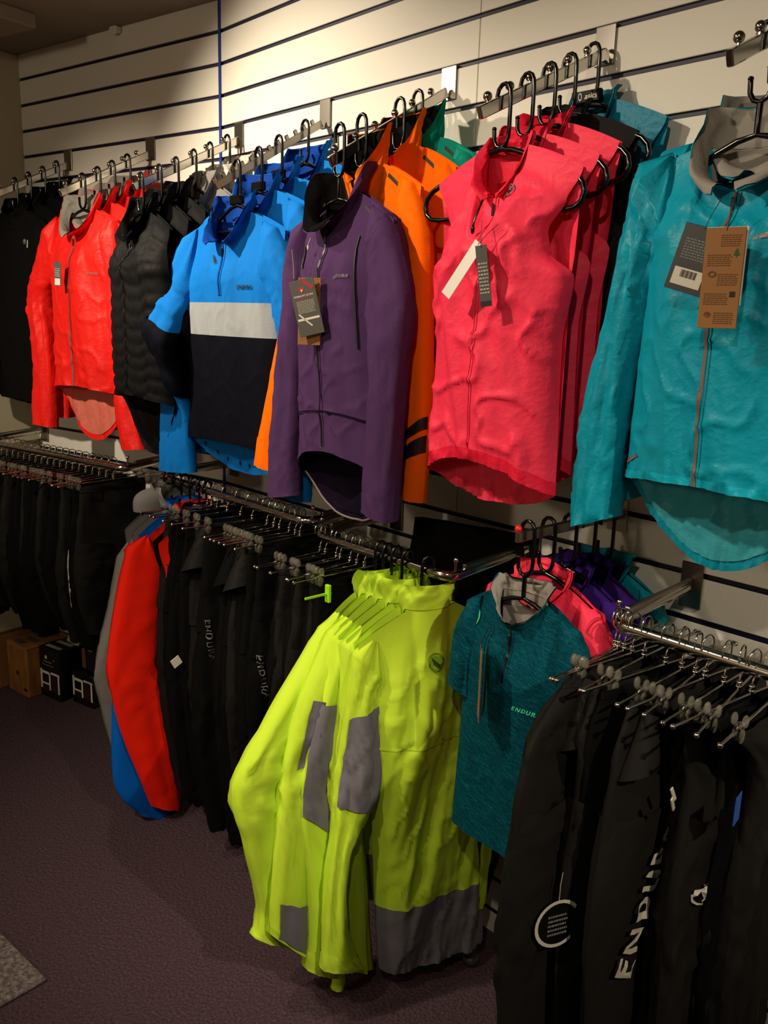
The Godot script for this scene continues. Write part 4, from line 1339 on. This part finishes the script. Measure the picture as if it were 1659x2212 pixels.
	put("end_cap", Buf.new().ball(Vector3(0, -.402, .355), Vector3(.008, .009, .008), 12, 8), M.redcap, arm)
	var tops := [[M.heather, "heathered teal short-sleeved top with a mint badge on its shoulder", .325], [M.pink, "hot pink top behind the heathered teal top", .265], [M.violet, "purple top directly behind the pink top", .2], [M.violet, "purple top between the other purple top and the turquoise top", .14], [M.teal, "turquoise top nearest the wall on the low arm", .08]]
	for k in 5:
		var d: Array = tops[k]
		hanger("long_hanger" if k == 0 else "slim_hanger", hook_label(0, d[1]), "black hangers on the low arm", E(-1.06 + .006 * k, -.405, d[2]), 0.0)
		var o := garment("jersey_top", d[1], "top", "", E(-1.06 + .006 * k, -.545 if k == 0 else -.52, d[2]), 0.0, .0, {"m": d[0], "res": 1.0 if k == 0 else .7,
			"t": {"hw": [Vector2(0, .15), Vector2(.15, .15), Vector2(.4, .148), Vector2(1, .16)], "nk": .06, "nd": .07, "nz": .03, "drop": .05, "lens": .585, "lenf": .57, "lenb": .6, "df": .045 if k == 0 else .026, "db": .022, "fold": .01, "crease": .002, "seed": 221.0 + k},
			"sleeves": [{"o": [Vector2(.14, -.04), Vector2(.18, -.12), Vector2(.2, -.24)], "i": [Vector2(.1, -.15), Vector2(.115, -.2), Vector2(.12, -.26)], "z": [.0, .0], "r": [.035, .03], "wrinkle": .003}, {"o": [Vector2(-.14, -.04), Vector2(-.17, -.12), Vector2(-.18, -.24)], "i": [Vector2(-.1, -.15), Vector2(-.11, -.2), Vector2(-.11, -.26)], "z": [.0, .01], "r": [.035, .03], "wrinkle": .003}],
			"collar": {"h": .03, "hf": .035, "flare": .12, "droop": .02, "lin": M.lining if k == 0 else d[0]}, "zip": M.zip_dark, "zip_end": .3, "zip_tape": d[0]})
		if k == 0:
			front_shape(o, "shoulder_badge", badge_tris(), M.mint, -.122, -.055, Vector2(.05, .06), .003, .2)
			front_text(o, "chest_lettering", "ENDURA", M.mint, .06, -.225, .009, 1.3)
	for k in 3:
		var tcard := tag_card("hanging_tag", ["brown card tag seen edge-on on the heathered teal top", "black card tag behind the brown one on the heathered teal top", "white-edged black card tag hindmost on the heathered teal top"][k], "", E(-1.10 + .008 * k, -.655, .40), Basis(Vector3.UP, -.80 - .07 * k) * Basis(Vector3(0, 0, 1), .1), Vector2(.055, .15 - .01 * k), [M.kraft, M.card_black, M.card_black][k])
		print_lines(tcard, M.dim_print, -.02, .02, -.03, -.1, 6, 60 + k)

	# right rail: black winter tights
	var xs4 := [-.842, -.834, -.821, -.804, -.779, -.735, -.703, -.676, -.658, -.623, -.596, -.574, -.54]
	for k in xs4.size():
		var what := ordinal(k) + " from the left on the right-hand rail"
		var yw: float = PI / 2 + [.12, .05, -.03, -.1, .06, -.12, .04, .14, -.08, .05, .18, -.1, .1][k]
		var at := E(xs4[k] - .012, -.555 + .0145, .3)
		hanger("clip_hanger", "chrome clip hanger, " + what, "clip hangers on the right-hand rail", at, yw)
		var o := trousers("winter_tights", "black winter tights, " + what, "black tights on the right-hand rail", at + Vector3(0, -.07, 0), yw, {"len": .96, "w": .155, "seed": 240.0 + k, "res": .9, "wrinkle": .0025 if k == 6 else .007, "bulge": [.32, .29, .27, .235, .205, .2, .215, .05, .05, .10, .03, .03, .03][k], "m": M.black if k in [1, 5, 11] else M.charcoal, "cat": "tights",
			"folds": [[Vector2(-.14, .0), Vector2(-.17, -.12), .042, .025]] if k in [2, 3, 6] else []})
		if k == 6:
			decal("leg_lettering", o, M.reflect, split_tris(glyphs("ENDURA", true)), info[o].legL.at, .26, .345, Vector2(.42, -1.28), Vector2(-1.55, -.3), Vector2(.062, .05), -1.0, .2, .012)
			decal("leg_emblem", o, M.reflect, badge_tris().slice(168), info[o].legL.at, .315, .14, Vector2(1.7, .4), Vector2(.5, -1.26), Vector2(.05, .075), -1.0, 0.0, .012)
		if k in [8, 9]:
			decal("leg_badge", o, M.reflect, badge_tris(), info[o].legL.at, [.2, .25][k - 8], [.47, .31][k - 8], Vector2(3.2, 0), Vector2(0, -1.3), Vector2(.045, .048), -1.0, 0.0, .006)
		if k == 10:
			decal("leg_lettering", o, M.reflect, glyphs("ENDURA", true), info[o].legL.at, .25, .62, Vector2(3.0, 0), Vector2(0, -1.3), Vector2(.017, .013), -1.0, .2, .006)
		if k == 10:
			put("blue_tag", Buf.new().box(Vector3(-.12, -.14, .05), Vector3(.03, .05, .002), .0006), M.card_blue, o)
		if k in [7, 8]:
			put("pale_tab", Buf.new().box(Vector3(-.17 + .04 * (k - 7), -.15, .045), Vector3(.008, .03, .003), .001, Basis(Vector3(0, 0, 1), .5)), M.reflect, o)
		if k == 5:
			decal("waist_badge", o, M.dim_print, badge_tris(), info[o].hip.at, .32, .2, Vector2(-.8, 0), Vector2(0, -3.3), Vector2(.03, .03), 1.0, 0.0, .005)
	var ct := thing("round_tag", "round dark card tag with a thick pale ring on the leftmost black tights", "tag", E(-.765, -1.03, .545), PI / 2 - .35)
	put("card", Buf.new().tube([Vector3(0, 0, -.0008), Vector3(0, 0, .0008)], .046, 32), M.card_black, ct)
	flat_shape(ct, "ring", ring_tris(.86), M.reflect, 0, 0, Vector2(.094, .094))
	print_lines(ct, M.dim_print, -.02, .02, .02, -.025, 5, 91)
	put("cord", Buf.new().tube([Vector3(0, .044, 0), Vector3(0, .075, 0), Vector3(.003, .1, 0)], .0007, 5), M.reflect, ct)
	var post := put("rail_post", Buf.new().tube([Vector3(0, -.02, 0), Vector3(0, .95, 0)], .016, 14).ball(Vector3(0, -.022, 0), Vector3(.024, .018, .024), 16, 8), M.post, self)
	post.position = Vector3(-1.30, .04, .14)
	tag(post, "grey upright post in the dark behind the yellow jackets and the teal top", "post")

func build_floor_boxes() -> void:
	# boxes pushed under the far left rail, square to the turned wall panel
	var br := thing("wooden_box", "tall pale brown box with dark lid print, leftmost large box on the floor", "box", Vector3(-3.745, 0, .35), .16)
	put("body", Buf.new().box(Vector3(0, .112, 0), Vector3(.168, .224, .22), .004), M.wood, br)
	put("lid", Buf.new().box(Vector3(0, .228, 0), Vector3(.17, .008, .222), .002), M.kraft, br)
	for j in 4:
		put("lid_print", Buf.new().box(Vector3(-.03 + .03 * (j % 2), .2325, .08 - .05 * j), Vector3(.08, .001, .03), .0003), M.card_grey, br)
	put("front_print", Buf.new().box(Vector3(.0, .10, .1105), Vector3(.02, .02, .001), .0003), M.maroon, br)
	put("corner_print", Buf.new().box(Vector3(.06, .035, .1105), Vector3(.03, .012, .001), .0003), M.maroon, br)
	var bs := thing("cardboard_box", "thin brown box standing on edge at the far left beside the wooden box", "box", Vector3(-3.862, 0, .40), .16)
	put("body", Buf.new().box(Vector3(0, .125, 0), Vector3(.03, .25, .22), .003), M.kraft, bs)
	put("flap", Buf.new().box(Vector3(0, .252, 0), Vector3(.028, .004, .2), .001), M.kraft_print, bs)
	for k in 2:
		var bb := thing("product_box", ["black product box with white picture panel beside the wooden box", "black product box with white picture panel beside the grey jacket sleeve"][k], "box", [Vector3(-3.607, 0, .297), Vector3(-3.455, 0, .216)][k], .24, "black product boxes on the floor")
		var hh: float = [.232, .15][k]
		put("body", Buf.new().box(Vector3(0, hh / 2, 0), Vector3(.14, hh, .15), .003), M.box_black, bb)
		for d in [[-.058, .085, .012, .09], [-.03, .118, .05, .012], [.0, .08, .01, .08], [.04, .122, .06, .01], [.062, .08, .01, .09], [-.03, .066, .05, .008]]:
			put("white_print", Buf.new().box(Vector3(d[0], d[1] if k == 0 else d[1] * .95, .0756), Vector3(d[2], d[3], .001), .0003), M.card_white, bb)
		put("red_print", Buf.new().box(Vector3(-.03, .045, .0756), Vector3(.05, .03, .001), .0003).box(Vector3(.032, .075, .0756), Vector3(.042, .08, .001), .0003), M.maroon, bb)
		if k == 0:
			put("emblem", Buf.new().tube([Vector3(-.02, .19, .075), Vector3(-.02, .19, .076)], .009, 16), M.reflect, bb)
			put("heart_print", Buf.new().box(Vector3(.035, .185, .0756), Vector3(.010, .010, .001), .0004, Basis(Vector3(0, 0, 1), PI / 4)), M.card_red, bb)
			put("small_print", Buf.new().box(Vector3(-.01, .17, .0756), Vector3(.06, .005, .001), .0003).box(Vector3(-.01, .155, .0756), Vector3(.08, .004, .001), .0003), M.dim_print, bb)
			put("label", Buf.new().box(Vector3(.0, hh + .0006, .045), Vector3(.1, .001, .02), .0003).box(Vector3(.0, hh + .0006, -.01), Vector3(.1, .001, .02), .0003), M.reflect, bb)
	var ob := thing("open_box", "opened dark box with a raised pale flap and orange inside, on a product box", "box", Vector3(-3.452, .1505, .205), .24)
	put("body", Buf.new().box(Vector3(.02, .045, 0), Vector3(.09, .09, .1), .003), M.maroon, ob)
	put("flap", Buf.new().box(Vector3(-.01, .115, .045), Vector3(.035, .07, .003), .001, Basis(Vector3(0, 0, 1), .35)), M.reflect, ob)
	put("inner_tray", Buf.new().box(Vector3(-.04, .045, .03), Vector3(.03, .088, .03), .002), M.kraft, ob)
	for k in 2:
		var l := put("paper_label", Buf.new().box(Vector3.ZERO, Vector3(.035, .055, .0015), .0005).box(Vector3(0, .02, .001), Vector3(.03, .006, .0006), .0002), M.reflect, self)
		l.position = Vector3(-3.60 + .04 * k, .262 - .004 * k, .26 - .008 * k)
		l.rotation = Vector3(-.2, .5, -.25)
		tag(l, ["pale paper label tilted above the black product box, left of the pair", "pale paper label tilted above the black product box, right of the pair"][k], "label")
